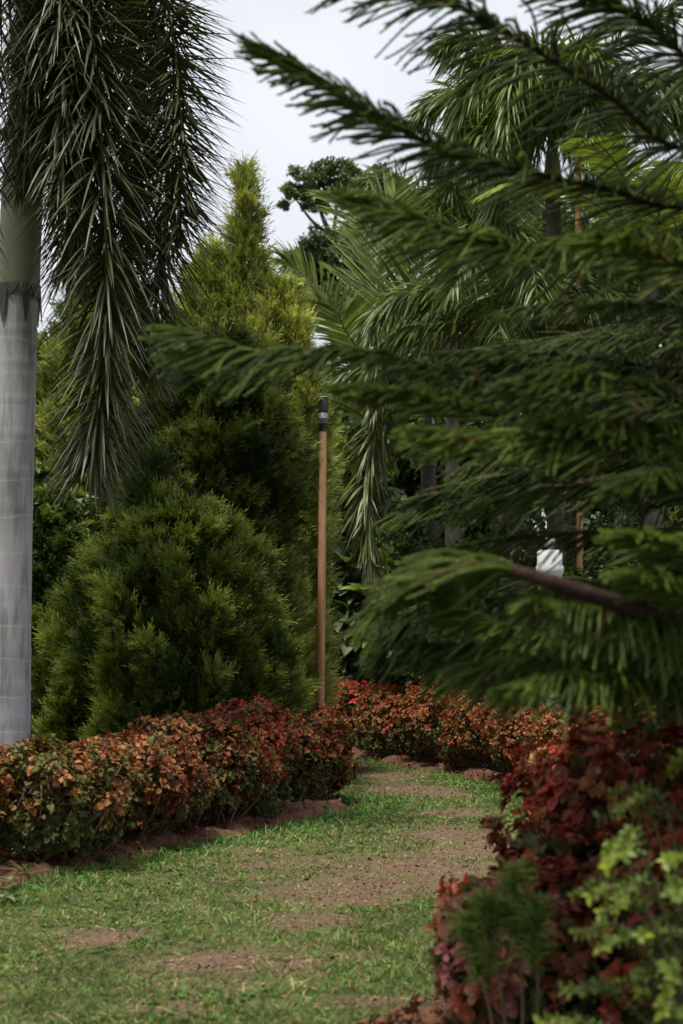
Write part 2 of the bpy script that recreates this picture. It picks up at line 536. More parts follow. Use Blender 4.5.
def make_grass():
    m = MB()
    n = 330000
    # uniform in picture space would be lens-bound; sample the ground itself, thinner far away
    Y = 5.2 + 20 * rng.random(n) ** 1.55
    X = rng.uniform(-1, 1, n) * (Y * .235 + .3)
    b = bare(X, Y)
    dl = near_line(X, Y, LEFT_LINE); df = near_line(X, Y, FAR_LINE); dr = near_line(X, Y, RIGHT_LINE)
    P = np.stack([X, Y, 0 * X], -1)
    tuft = edge_n2(P * 1.7) * .5 + edge_n3(P * .8) * .6
    keep = rng.random(n) < np.clip(1.0 - b * 1.0, .07, 1) * np.clip(.62 + tuft * .6, .08, 1)
    for d in (dl, df, dr):
        keep &= (d > .22 + .08 * edge_n2(P)) | (rng.random(n) < .05)
    X, Y, b, dl, df, P = X[keep], Y[keep], b[keep], dl[keep], df[keep], P[keep]
    n = len(X)
    lush = np.clip(1.2 - np.minimum(dl - .3, df - .3) * 1.6, 0, 1)
    lush = np.clip(lush + edge_n(P * .5 + 2) * .45, 0, 1)
    L = rng.gamma(4, .0078, n) * (1 + 1.0 * lush) * (.6 + .4 * (1 - b)) + .010
    D = np.stack([rng.normal(0, .62, n), rng.normal(0, .62, n), np.full(n, .75)], -1)
    C = np.array([.115, .165, .05]) * (1 - lush[:, None]) + np.array([.075, .17, .04]) * lush[:, None]
    dry = (rng.random(n) < .17 + .3 * b)[:, None]
    C = np.where(dry, np.array([.26, .20, .10]), C)
    C = C * rng.uniform(.6, 1.5, (n, 1)) * (1 + .28 * edge_n(P)[:, None])
    B = np.stack([X, Y, ground_z(X, Y) - .004], -1)
    W = rng.uniform(.0045, .010, n) * np.clip(Y / 9, .9, 1.7)
    N = np.cross(nrm(D), unit(n))
    m.strips(B, D, L, W, rng.uniform(.1, .6, n), N, C, segs=2, prof=np.array([.8, 1, .1]), tipc=1.15)
    tag(m.build("grass", M_GRASS), "short patchy lawn grass covering the path", kind='stuff')
    # taller tufts standing out of the turf
    m = MB()
    n = 5200
    Y = 5.4 + 18 * rng.random(n) ** 1.5
    X = rng.uniform(-1, 1, n) * (Y * .23 + .2)
    P = np.stack([X, Y, 0 * X], -1)
    dl = np.minimum(near_line(X, Y, LEFT_LINE), near_line(X, Y, FAR_LINE))
    k = (rng.random(n) < np.clip(.22 + .5 * edge_n(P * .8 + 4) + 1.1 * np.exp(-((dl - .32) / .2) ** 2), .04, 1)) & (bare(X, Y) < .55) & (dl > .2) & (near_line(X, Y, RIGHT_LINE) > .25)
    X, Y, dl = X[k], Y[k], dl[k]
    i = np.repeat(np.arange(len(X)), 13)
    n = len(i)
    D = np.stack([rng.normal(0, .5, n), rng.normal(0, .5, n), np.full(n, .8)], -1)
    B = np.stack([X[i] + rng.normal(0, .018, n), Y[i] + rng.normal(0, .018, n), ground_z(X[i], Y[i]) - .004], -1)
    tall = (1 + .9 * np.exp(-((dl - .3) / .25) ** 2))[i] * rng.uniform(.7, 1.3, len(X))[i]
    c = np.array([.12, .19, .05]) * rng.uniform(.75, 1.3, (len(X), 1))
    m.strips(B, D, rng.uniform(.025, .065, n) * tall, rng.uniform(.006, .010, n), rng.uniform(.2, .8, n), nrm(np.cross(nrm(D), unit(n))), c[i] * rng.uniform(.7, 1.35, (n, 1)), segs=3, tipc=1.25)
    tag(m.build("grass_tufts", M_GRASS), "taller tufts standing out of the short lawn", kind='stuff')
    # low broad-leaved lawn weeds mixed in
    m = MB()
    n = 9000
    Y = 5.4 + 17 * rng.random(n) ** 1.5
    X = rng.uniform(-1, 1, n) * (Y * .23 + .2)
    P = np.stack([X, Y, 0 * X], -1)
    k = (bare(X, Y) < .4) & (edge_n(P + 5) + .6 * edge_n2(P) > .25) & (near_line(X, Y, LEFT_LINE) > .3) & (near_line(X, Y, RIGHT_LINE) > .3)
    X, Y = X[k], Y[k]
    n = len(X)
    for j in range(4):
        az = rng.uniform(0, 6.28, n)
        D = np.stack([np.cos(az), np.sin(az), rng.uniform(.15, .9, n)], -1)
        m.strips(np.stack([X, Y, ground_z(X, Y) + .004], -1), D, rng.uniform(.02, .05, n), rng.uniform(.012, .024, n), .25,
                 np.broadcast_to(UP, (n, 3)), np.array([.085, .15, .035]) * rng.uniform(.6, 1.5, (n, 1)), segs=2, fold=.3)
    tag(m.build("lawn_weeds", M_GRASS), "small flat lawn weeds scattered in the grass", kind='stuff')
    # dry straw and leaf crumbs on the bare soil
    m = MB()
    n = 42000
    Y = 5.4 + 17 * rng.random(n) ** 1.4
    X = rng.uniform(-1, 1, n) * (Y * .23 + .2)
    k = rng.random(n) < .08 + .6 * bare(X, Y)
    X, Y = X[k], Y[k]
    n = len(X)
    az = rng.uniform(0, 6.28, n)
    D = np.stack([np.cos(az), np.sin(az), rng.uniform(-.05, .2, n)], -1)
    big = rng.random(n) < .12
    C = np.where(rng.random((n, 1)) < .5, np.array([.30, .22, .13]), np.array([.11, .06, .04])) * rng.uniform(.6, 1.3, (n, 1))
    m.strips(np.stack([X, Y, ground_z(X, Y) + .006], -1), D, rng.uniform(.015, .05, n), np.where(big, .018, .006), 0.05,
             nrm(UP + .4 * unit(n)), C, segs=2)
    tag(m.build("leaf_litter", M_GRASS), "dry straw and leaf crumbs lying on bare soil", kind='stuff')


make_grass()


def make_crumbs():
    m = MB()
    n = 26000
    Y = 5.4 + 18 * rng.random(n) ** 1.4
    X = rng.uniform(-1, 1, n) * (Y * .23 + .2)
    k = rng.random(n) < .02 + .75 * bare(X, Y) ** 1.5
    for line, w in ((LEFT_LINE, .34), (FAR_LINE, .34), (RIGHT_LINE, .34)):
        k |= (near_line(X, Y, line) < w) & (rng.random(n) < .9)
    X, Y = X[k], Y[k]
    n = len(X)
    tv = np.array([(-1, -1, -.6), (1, -.8, -.6), (.8, 1, -.6), (-.9, .9, -.6), (-.6, -.5, .6), (.5, -.6, .5), (.6, .5, .7), (-.4, .6, .5)], float)
    tf = [[0, 1, 5, 4], [1, 2, 6, 5], [2, 3, 7, 6], [3, 0, 4, 7], [4, 5, 6, 7]]
    M = frames(unit(n), unit(n)) * (rng.gamma(2.0, .0028, n) + .002)[:, None, None]
    dl = np.minimum(near_line(X, Y, LEFT_LINE), np.minimum(near_line(X, Y, FAR_LINE), near_line(X, Y, RIGHT_LINE)))
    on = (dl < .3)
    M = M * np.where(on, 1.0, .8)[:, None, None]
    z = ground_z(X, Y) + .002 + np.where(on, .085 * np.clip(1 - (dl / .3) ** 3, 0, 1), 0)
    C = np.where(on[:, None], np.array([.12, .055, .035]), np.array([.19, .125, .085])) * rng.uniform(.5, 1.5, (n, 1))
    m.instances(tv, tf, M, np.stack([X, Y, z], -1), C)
    tag(m.build("soil_crumbs", M_CRUMB), "crumbs of soil and grit on the bare ground", kind='stuff')


make_crumbs()

# ------------------------------------------------------------------ leaf templates
def leaf_template(rows=4, wide=.72, cup=.22, curl=.28, wave=0.0):
    """ovate leaf, length 1 along +y, face +z"""
    ys = np.linspace(0, 1, rows + 1)
    hw = wide * .5 * np.sin(np.pi * np.clip(ys, 0, 1) ** .8) ** .75
    hw[0], hw[-1] = .03, .02
    V, F = [], []
    for i, y in enumerate(ys):
        z = -curl * y * y
        for s in (-1, 0, 1):
            V.append((s * hw[i], y * (1 - .12 * curl * y), z + abs(s) * cup * hw[i] * 2 + (wave * math.sin(i * 2.2 + s) if s else 0)))
    for i in range(rows):
        a = 3 * i
        F += [[a, a + 1, a + 4, a + 3], [a + 1, a + 2, a + 5, a + 4]]
    return np.array(V), np.array(F)


LEAF_A = leaf_template(4, .78, .25, .30, .05)
LEAF_B = leaf_template(3, .55, .2, .2)
LEAF_C = leaf_template(2, .6, .25, .15)


def leaf_spray(m, tpl, P, D, N, size, C):
    M = frames(D, N) * np.asarray(size)[:, None, None]
    m.instances(tpl[0], tpl[1], M, P, C)


# ------------------------------------------------------------------ copper-leaved shrubs
PAL_COPPER = [((.19, .062, .025), 4), ((.29, .125, .045), 2.6), ((.12, .04, .02), 4), ((.12, .095, .025), 3), ((.24, .05, .035), 1)]
PAL_OLIVE = [((.20, .085, .028), 3), ((.31, .15, .055), 2.4), ((.13, .115, .03), 4), ((.09, .095, .025), 2.5), ((.20, .055, .035), .6)]
PAL_ORANGE = [((.27, .085, .032), 4), ((.31, .14, .05), 2.4), ((.22, .07, .03), 3), ((.17, .12, .03), 1.5), ((.38, .09, .05), 1.5)]
PAL_RED = [((.50, .07, .05), 4), ((.36, .045, .035), 3), ((.32, .11, .05), 2), ((.16, .05, .035), 2)]
PAL_WINE = [((.23, .045, .028), 4), ((.32, .075, .04), 2.6), ((.11, .036, .02), 3), ((.27, .115, .045), 3), ((.34, .05, .04), .8)]


def pick(pal, n):
    c = np.array([p[0] for p in pal]); w = np.array([p[1] for p in pal]); w = w / w.sum()
    return c[rng.choice(len(c), n, p=w)]


def copper_shrub(x, y, rx, ry, h, label, pal, group, n_ros=190, leaf=.075, seed=0, squash=1.0, tallbits=0):
    base = np.array([x, y, float(ground_z(np.array(x), np.array(y)))])
    t = thing("copperleaf_shrub", base, label, "shrub", group)
    lump = Lump(7.0, 8, seed=seed + 100)
    lump2 = Lump(3.2, 8, seed=seed + 200)
    # rosette positions over a lumpy dome that bulges above a narrower foot
    n = n_ros
    u = rng.uniform(-.8, 1, n); az = rng.uniform(0, 2 * np.pi, n)
    ce = np.sqrt(1 - np.clip(u, -1, 1) ** 2)
    dirs = np.stack([np.cos(az) * ce, np.sin(az) * ce, u], -1)
    r = 1 + .20 * lump(dirs * 1.1) + .26 * lump2(dirs) + rng.normal(0, .035, n)
    hz = h * .56
    sc = np.array([rx, ry, h * .44])
    q = np.sign(dirs) * np.abs(dirs) ** .82
    q = q / np.maximum(np.linalg.norm(q, axis=1, keepdims=True), .001) ** .35
    P = base + np.array([0, 0, hz]) + q * sc * r[:, None]
    P[:, 2] = np.maximum(P[:, 2], base[2] + .06 + .1 * rng.random(n))
    A = nrm(dirs * np.array([1 / rx, 1 / ry, 1.6 / h]) * .7 + UP * .75 + .35 * unit(n))
    cols = pick(pal, n)
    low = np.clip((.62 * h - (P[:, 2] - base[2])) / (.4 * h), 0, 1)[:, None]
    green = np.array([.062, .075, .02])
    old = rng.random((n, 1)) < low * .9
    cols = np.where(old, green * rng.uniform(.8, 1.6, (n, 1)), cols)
    m = MB()
    k = 13
    for j in range(k):
        f = j / (k - 1)
        tilt = R(18) + R(78) * f ** .8
        phi = j * 2.399 + rng.uniform(0, .5, n)
        ref = nrm(np.cross(A, unit(n)))
        bi = np.cross(A, ref)
        rad = ref * np.cos(phi)[:, None] + bi * np.sin(phi)[:, None]
        th = tilt + rng.normal(0, .16, n)
        D = A * np.cos(th)[:, None] + rad * np.sin(th)[:, None]
        N = A * np.sin(th)[:, None] - rad * np.cos(th)[:, None]
        D = nrm(D + .15 * unit(n)); N = nrm(N + .3 * unit(n))
        size = leaf * (.55 + .6 * f) * rng.uniform(.75, 1.25, n)
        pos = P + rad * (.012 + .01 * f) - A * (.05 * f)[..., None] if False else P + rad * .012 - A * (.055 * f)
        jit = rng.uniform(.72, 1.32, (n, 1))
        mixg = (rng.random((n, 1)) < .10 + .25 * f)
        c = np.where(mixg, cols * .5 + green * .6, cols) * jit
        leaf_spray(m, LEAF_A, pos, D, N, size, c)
    # loose leaves inside and low down
    ni = n_ros * 6
    u = rng.uniform(-.9, .9, ni); az = rng.uniform(0, 2 * np.pi, ni); ce = np.sqrt(1 - u * u)
    d = np.stack([np.cos(az) * ce, np.sin(az) * ce, u], -1)
    rr = rng.uniform(.5, .97, (ni, 1))
    Pi = base + np.array([0, 0, hz]) + d * sc * rr
    Pi[:, 2] = np.maximum(Pi[:, 2], base[2] + .05 + .12 * rng.random(ni))
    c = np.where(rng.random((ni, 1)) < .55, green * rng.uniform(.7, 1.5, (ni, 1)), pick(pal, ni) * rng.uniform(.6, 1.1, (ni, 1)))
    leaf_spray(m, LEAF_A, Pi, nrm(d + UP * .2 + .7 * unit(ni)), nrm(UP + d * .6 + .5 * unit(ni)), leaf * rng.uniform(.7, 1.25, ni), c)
    m.build("foliage", M_COP, t, base=base)
    # stems from the foot up to a share of the rosettes
    sel = rng.choice(n, min(60, n), replace=False)
    foot = base + np.stack([rng.normal(0, .3 * rx, len(sel)), rng.normal(0, .3 * ry, len(sel)), np.full(len(sel), -.03)], -1)
    s = np.linspace(0, 1, 6)[None, :, None]
    mid = foot * .35 + P[sel] * .65 + np.array([0, 0, -.12]) + .04 * unit(len(sel))
    C3 = foot[:, None] * (1 - s) ** 2 + 2 * mid[:, None] * s * (1 - s) + P[sel][:, None] * s ** 2
    st = MB(); st.tubes(C3, np.linspace(.011, .004, 6)[None], 5, (1, 1, 1))
    st.build("stem", M_STEM, t, smooth=True, base=base)
    return t


G_L, G_F, G_R = "copper shrubs of the left hedge", "copper shrubs of the far hedge", "dark red shrubs of the right hedge"
LEFT = [(-2.68, 10.5, .62, .62, .82, "orange copper-leaved shrub cut by the left edge of the photo, front of the left hedge", PAL_OLIVE),
        (-2.02, 11.45, .56, .60, .82, "orange and olive leaved shrub below the grey palm trunk in the left hedge", PAL_OLIVE),
        (-1.55, 12.5, .52, .60, .82, "rust-brown shrub in the left hedge between the palm trunk and the big dark cypress", PAL_COPPER),
        (-1.14, 13.5, .50, .60, .98, "tall rust-red shrub of the left hedge in front of the big dark cypress", PAL_COPPER),
        (-.80, 14.1, .40, .50, .98, "reddest shrub of the left hedge, bulging towards the path beside a dark gap", PAL_RED + PAL_COPPER),
        (-.40, 15.75, .48, .55, .86, "rounded shrub ending the left hedge where the soil bank stops at the path", PAL_COPPER),
        (-.60, 17.0, .38, .5, .70, "copper shrub hiding the foot of the wooden torch pole", PAL_COPPER)]
for i, (x, y, rx, ry, h, lab, pal) in enumerate(LEFT):
    copper_shrub(x, y, rx, ry, h, lab, pal, G_L, 400, .053, seed=i)
FAR = [(-1.0, 25.6, .75, .6, 1.05, "farthest bright red shrub left of the torch pole, mostly behind the cypress", PAL_RED),
       (-.35, 24.6, .65, .6, 1.22, "bright red shrub right behind the torch pole at the bend of the path", PAL_RED),
       (.16, 23.4, .6, .6, 1.0, "red and copper shrub just right of the torch pole in the far hedge", PAL_RED + PAL_RED + PAL_ORANGE),
       (.70, 21.9, .58, .6, .98, "copper shrub of the far hedge where its soil bank first shows", PAL_ORANGE),
       (1.18, 20.6, .55, .6, .95, "brown copper shrub in the middle of the far hedge", PAL_ORANGE),
       (1.62, 19.3, .52, .6, .88, "orange-brown shrub of the far hedge under the drooping pine twig ends", PAL_ORANGE),
       (1.98, 18.1, .50, .6, .87, "pale orange shrub of the far hedge beside the dark red foreground shrub", PAL_ORANGE),
       (2.28, 16.9, .50, .6, .88, "orange shrub of the far hedge below the pine, seen above the dark red shrub", PAL_ORANGE),
       (2.55, 15.7, .5, .6, .9, "last copper shrub of the far hedge near the right edge", PAL_ORANGE)]
for i, (x, y, rx, ry, h, lab, pal) in enumerate(FAR):
    copper_shrub(x, y, rx, ry, h, lab, pal, G_F, 340, .050, seed=20 + i)
RIGHT = [(1.60, 9.5, .56, .55, 1.06, "wine-red shrub with yellowish top leaves, rearmost of the right hedge", PAL_WINE + [((.34, .26, .09), 1.6)]),
         (1.72, 8.3, .58, .55, 1.12, "wine-red shrub at the right edge under the lowest pine branches", PAL_WINE),
         (1.25, 7.3, .50, .50, 1.06, "dark crimson shrub whose left side borders the grass path", PAL_WINE),
         (.70, 6.35, .34, .42, .62, "low shrub with pinkish copper leaves at the bottom behind the narrow-leaved plant", [((.36, .10, .06), 4), ((.40, .17, .09), 3), ((.22, .06, .035), 3), ((.42, .16, .14), 2), ((.10, .09, .03), 1.5)]),
         (.98, 6.75, .40, .42, .80, "red-bronze shrub of middle height between the low front shrub and the crimson one", PAL_WINE + [((.30, .09, .05), 3)]),
         (1.25, 6.2, .42, .42, .78, "shaded maroon shrub behind the yellow-green bush at bottom right", PAL_WINE)]
for i, (x, y, rx, ry, h, lab, pal) in enumerate(RIGHT):
    copper_shrub(x, y, rx, ry, h, lab, pal, G_R, 270 if i < 3 else 170, .064, seed=40 + i)


# ------------------------------------------------------------------ cypresses
def spray_template():
    """a small flat feathery plume of scale leaves, length 1 along +y"""
    V, F = [], []
    def kite(p, d, L, w, z):
        d = np.array(d, float); d /= np.linalg.norm(d)
        s = np.array([d[1], -d[0], 0])
        p = np.array(p, float)
        b = len(V)
        V.extend([p, p + d * L * .45 + s * w + (0, 0, z), p + d * L + (0, 0, z * 2.2), p + d * L * .45 - s * w + (0, 0, -z * .3)])
        F.append([b, b + 1, b + 2, b + 3])
    r = random.Random(3)
    for i in range(8):
        y = .06 + .1 * i
        L = .42 * (1 - .55 * i / 8)
        for s in (-1, 1):
            kite((0, y, 0), (s * (.62 - .04 * i), 1, 0), L * r.uniform(.85, 1.2), .028, r.uniform(-.08, .12))
    kite((0, .5, 0), (0, 1, 0), .5, .032, .05)
    kite((0, .0, 0), (.08, 1, 0), .6, .045, .0)
    kite((0, .25, 0), (.2, 1, 0), .45, .045, .16)
    kite((0, .25, 0), (-.25, 1, 0), .45, .045, -.14)
    return np.array(V), np.array(F)


def feather_template():
    """a long loose plume of thread-fine shoots, length 1 along +y"""
    V, F = [], []
    r = random.Random(8)
    for i in range(20):
        y = .02 + .04 * i * r.uniform(.8, 1.1)
        a = r.uniform(-1, 1); b = r.uniform(-.7, .7)
        d = np.array([a * .55, 1.0, b * .55]); d /= np.linalg.norm(d)
        L = (.42 - .2 * i / 20) * r.uniform(.8, 1.25); w = .020
        sd = np.cross(d, nrm(np.array([r.uniform(-.4, .4), r.uniform(-.2, .2), 1.0]))); sd /= np.linalg.norm(sd)
        p = np.array([a * .03, y, b * .03]); k = len(V)
        V.extend([p, p + d * L * .5 + sd * w, p + d * L + np.array([a * .04, 0, b * .04]), p + d * L * .5 - sd * w])
        F.append([k, k + 1, k + 2, k + 3])
    return np.array(V), np.array(F)


SPRAY = spray_template()
FEATHER = feather_template()
SPRAY_TC = .72 + .55 * np.clip(SPRAY[0][:, 1], 0, 1)      # fresh growth is paler at the tips


def cypress(base, prof, n_lobes_main, label, c_old, c_new, lobe=.42, spray=.15, per=55, group=None, seed=0, upness=.75, name="cypress_tree", loose=0.0, spires=(), big=.0, tpl=None):
    tpl = tpl or SPRAY
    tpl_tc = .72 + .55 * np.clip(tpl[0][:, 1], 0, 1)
    base = np.asarray(base, float)
    t = thing(name, base, label, "cypress", group)
    lf = Lump(2.6, 8, seed=seed)
    A_, T_, R_, rad_, inner = [], [], [], [], []
    main_prof = np.asarray(prof, float)
    for off, pr, nl in [((0, 0), main_prof, n_lobes_main)] + [(o_, np.asarray(q_, float), n_) for (o_, q_, n_) in spires]:
        axis0 = base + np.array([off[0], off[1], 0])
        zs = np.linspace(pr[0, 0], pr[-1, 0], 200)
        rs = np.interp(zs, pr[:, 0], pr[:, 1])
        w = (rs + .05) / (rs + .05).sum()
        z = rng.choice(zs, nl, p=w) + rng.normal(0, .02, nl)
        az = np.arange(nl) * 2.39996 + rng.normal(0, .35, nl)
        rd = np.stack([np.cos(az), np.sin(az), 0 * az], -1)
        rr = np.interp(z, pr[:, 0], pr[:, 1])
        rr = rr * (1 + (.14 + big) * lf(rd * .9 + z[:, None] * UP * 1.2)) * rng.uniform(.84 - .35 * loose, 1.06 + .12 * loose, nl)
        T_.append(axis0 + rd * rr[:, None] + UP * z[:, None]); R_.append(rr); rad_.append(rd)
        ni = nl * 26
        z = rng.choice(zs, ni, p=w); az = rng.uniform(0, 6.283, ni)
        rd = np.stack([np.cos(az), np.sin(az), 0 * az], -1)
        r2 = np.interp(z, pr[:, 0], pr[:, 1]) * rng.uniform(.35, .88, ni) * (1 + (.14 + big) * lf(rd * .9 + z[:, None] * UP * 1.2))
        inner.append((axis0 + rd * r2[:, None] + UP * (z - .06)[:, None], rd))
    top, rr, rad = np.vstack(T_), np.concatenate(R_), np.vstack(rad_)
    n_lobes = len(top)
    prof = main_prof
    size = lobe * np.clip((base[2] + prof[-1, 0] - top[:, 2]) / (.22 * prof[-1, 0]), .38, 1) * rng.uniform(.55, 1.25, n_lobes) * np.clip(rr / .45, .45 + .35 * loose, 1.1)
    A = nrm(rad * (1 - upness * .6) + UP * upness + .22 * unit(n_lobes))
    m = MB()
    tint = np.clip(rng.normal(.5, .33, n_lobes), 0, 1)
    brown = rng.random(n_lobes) < .035
    # sprays fill each lobe: a plume that tapers towards its tip
    i = np.repeat(np.arange(n_lobes), per)
    n = len(i)
    s = rng.random(n) ** .7
    rho = ((1 - s) ** .6 * .36 + .03) * (1 - .35 * loose)
    off = unit(n); off -= A[i] * (off * A[i]).sum(1, keepdims=True); off = nrm(off)
    P = top[i] + A[i] * ((s - .7) * size[i])[:, None] + off * (rho * size[i] * np.sqrt(rng.random(n)))[:, None]
    D = nrm(A[i] * .75 + off * .55 + rad[i] * .25 + .25 * unit(n))
    N = nrm(off + .8 * unit(n))
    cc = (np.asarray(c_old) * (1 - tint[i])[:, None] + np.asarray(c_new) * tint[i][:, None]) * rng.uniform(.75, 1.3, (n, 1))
    cc = np.where(brown[i][:, None] & (rng.random((n, 1)) < .5), np.array([.10, .07, .03]), cc)
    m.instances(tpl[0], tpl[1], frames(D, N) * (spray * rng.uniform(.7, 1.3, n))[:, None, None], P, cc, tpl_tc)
    # inner body
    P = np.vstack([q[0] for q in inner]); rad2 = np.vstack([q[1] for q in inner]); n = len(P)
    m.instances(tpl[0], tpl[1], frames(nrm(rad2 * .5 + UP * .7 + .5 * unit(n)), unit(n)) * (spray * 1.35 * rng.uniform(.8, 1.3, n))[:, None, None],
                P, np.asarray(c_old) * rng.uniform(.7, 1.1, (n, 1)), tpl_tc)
    m.build("foliage", M_CYP, t, base=base)
    H = prof[-1, 0]
    zz = np.linspace(-.05, H * .96, 12)
    tr = MB()
    tr.tubes(base + np.stack([.02 * np.sin(zz * 2), .02 * np.cos(zz * 1.7), zz], -1), np.linspace(.09, .012, 12)[None], 8, (1, 1, 1))
    # limbs carrying some of the lobes
    k = rng.choice(n_lobes, min(70, n_lobes), replace=False)
    e = top[k] - A[k] * (size[k] * .5)[:, None]
    b0 = base + UP * np.maximum(.1, (e[:, 2] - base[2]) - .35)[:, None]
    s = np.linspace(0, 1, 5)[None, :, None]
    tr.tubes(b0[:, None] * (1 - s) + e[:, None] * s + UP * (-.06 * np.sin(s * np.pi)), np.linspace(.016, .005, 5)[None], 5, (1, 1, 1))
    tr.build("trunk", M_BARK, t, smooth=True, base=base)
    return t


G_C = "cypresses beyond the left hedge"
p = at(176, 760, 16.2)
cypress((p[0], 16.2, 0), [(.12, .6), (.55, .80), (1.1, .92), (1.6, .94), (1.95, .82), (2.3, .62), (2.6, .34), (2.8, .1)],
        190, "broad low dark green cypress right behind the left hedge", (.026, .042, .008), (.20, .25, .05), per=100, lobe=.54, spray=.19, tpl=FEATHER, group=G_C, seed=3, big=.14, upness=.85, loose=.45,
        spires=[((-.78, .1), [(.2, .4), (.8, .5), (1.3, .42), (1.8, .26), (2.15, .05)], 60), ((.42, -.15), [(.5, .24), (1.0, .40), (1.6, .46), (1.95, .30), (2.2, .05)], 54),
                ((-.3, .3), [(1.2, .55), (2.0, .55), (2.6, .40), (3.0, .2), (3.3, .03)], 50)])
p = at(222, 760, 17.4)
cypress((p[0], 17.4, 0), [(.4, .5), (1.5, .55), (2.4, .52), (2.8, .60), (3.3, .66), (3.7, .60), (4.1, .44), (4.45, .26), (4.65, .04)],
        190, "upright dark cypress rising out of the broad low one, left of the torch head", (.022, .036, .008), (.12, .155, .032), per=90, lobe=.50, spray=.19, tpl=FEATHER, group=G_C, seed=4, big=.12, loose=.5,
        spires=[((-.55, .1), [(2.0, .4), (3.0, .5), (3.6, .38), (4.1, .2), (4.4, .03)], 60), ((.28, 0), [(2.4, .30), (3.1, .36), (3.6, .28), (4.0, .05)], 44)])
p = at(243, 760, 18.9)
cypress((p[0], 18.9, 0), [(.3, .7), (2.0, .8), (3.4, .72), (4.3, .58), (4.8, .42), (5.3, .27), (5.75, .14), (6.1, .05), (6.75, .005)],
        230, "tallest pale yellow-green cypress with a thin leader tip, behind the dark ones", (.21, .24, .06), (.46, .48, .15), per=50, lobe=.60, spray=.22, group=G_C, seed=5, upness=1.3, loose=1.0, tpl=FEATHER,
        spires=[((.42, -.1), [(2.5, .4), (3.8, .42), (4.5, .3), (5.0, .16), (5.4, .02)], 90), ((-.40, -.1), [(2.8, .4), (4.2, .40), (5.0, .28), (5.5, .12), (5.8, .02)], 90),
                ((.58, .1), [(2.0, .34), (3.4, .32), (4.0, .22), (4.5, .03)], 50), ((-.75, .0), [(2.2, .4), (3.8, .36), (4.5, .22), (5.0, .03)], 60)])
p = at(312, 760, 26.8)
cypress((p[0], 26.8, 0), [(.3, .5), (1.4, .52), (2.6, .48), (3.3, .42), (4.1, .34), (4.8, .2), (5.2, .06), (5.4, .02)],
        260, "slim yellow-green cypress standing far behind the torch pole", (.12, .15, .035), (.38, .41, .10), per=50, lobe=.5, spray=.27, tpl=FEATHER, group=G_C, seed=7, upness=1.1, loose=.8)
p = at(46, 760, 17.2)
cypress((p[0], 17.2, 0), [(.2, .45), (.9, .55), (1.6, .50), (2.3, .40), (2.8, .2), (3.0, .04)],
        130, "small mid-green cypress peeping out right of the grey palm trunk", (.05, .08, .02), (.17, .22, .045), per=50, group=G_C, seed=9)
p = at(100, 760, 20.5)
cypress((p[0], 20.5, 0), [(.3, .9), (1.6, 1.1), (2.8, 1.0), (3.9, .9), (4.8, .7), (5.5, .4), (6.0, .05)],
        220, "green cypress half hidden behind the hanging palm fronds", (.11, .135, .03), (.34, .37, .09), per=46, lobe=.5, spray=.26, tpl=FEATHER, group=G_C, seed=11, upness=.95)


# ------------------------------------------------------------------ palms
def frond(name, root, line, base, n_leaf, L, W, plume, g, col, k=48, rach=.022, ang=(68, 32), spread=.0, vee=.3, start=.1, lprof=None, ctip=1.1):
    """a feather leaf: stalk along line (world points) with leaflets; returns the part"""
    c = spline(line, k)
    T = nrm(np.gradient(c, axis=0))
    tt = start + (1 - start) * (np.arange(n_leaf) + rng.random(n_leaf)) / n_leaf
    f = tt * (k - 1); i = np.clip(f.astype(int), 0, k - 2); fr = (f - i)[:, None]
    P = c[i] * (1 - fr) + c[i + 1] * fr
    t = nrm(T[i] * (1 - fr) + T[i + 1] * fr)
    chord = nrm(c[-1] - c[0]); h = nrm(np.cross(chord, UP) if abs(chord[2]) < .93 else np.cross(chord, np.array([.2, 1, .1])))
    S = nrm(h[None] - t * (t @ h)[:, None])
    Nn = np.cross(S, t)
    sgn = np.where(np.arange(n_leaf) % 2 == 0, 1., -1.)
    if plume:
        ph = rng.uniform(-1.55, 1.55, n_leaf) * plume
        rad = S * (sgn * np.cos(ph))[:, None] + Nn * np.sin(ph)[:, None]
    else:
        rad = nrm(S * sgn[:, None] + Nn * vee)
    a = np.radians(ang[0] + (ang[1] - ang[0]) * tt + rng.normal(0, 4 + 6 * (plume > 0), n_leaf))
    D = t * np.cos(a)[:, None] + rad * np.sin(a)[:, None]
    if lprof is None:
        lp = np.sin(np.pi * (.16 + .76 * tt)) ** .7
    else:
        lp = np.interp(tt, np.linspace(0, 1, len(lprof)), lprof)
    Ls = L * lp * rng.uniform(.82, 1.12, n_leaf)
    m = MB()
    Nh = nrm(np.cross(rad, t) * sgn[:, None] * 0 + np.cross(D, np.cross(t, D)) * -.6 + UP * .5 + .3 * unit(n_leaf))
    C = np.asarray(col) * rng.uniform(.7, 1.35, (n_leaf, 1))
    m.strips(P, D, Ls, W * rng.uniform(.8, 1.2, n_leaf), g * rng.uniform(.5, 1.4, n_leaf), Nh, C, segs=5, fold=.35, tipc=ctip,
             prof=np.array([.45, .9, 1, .85, .5, .04]))
    o = m.build(name, M_PALM, root, base=base)
    r = MB()
    r.tubes(c, np.linspace(rach, rach * .18, k)[None], 7, (1, 1, 1))
    r.build("rachis", M_RACHIS, o, smooth=True, base=base)
    return o


def arch(origin, az, elev, length, bend, n=7):
    """points of an arching stalk: starts at elevation elev and bends down by `bend` radians"""
    p = np.array(origin, float); pts = [p.copy()]
    for i in range(n - 1):
        e = elev - bend * ((i + .5) / (n - 1)) ** 1.2
        p = p + length / (n - 1) * np.array([math.cos(e) * math.cos(az), math.cos(e) * math.sin(az), math.sin(e)])
        pts.append(p.copy())
    return pts


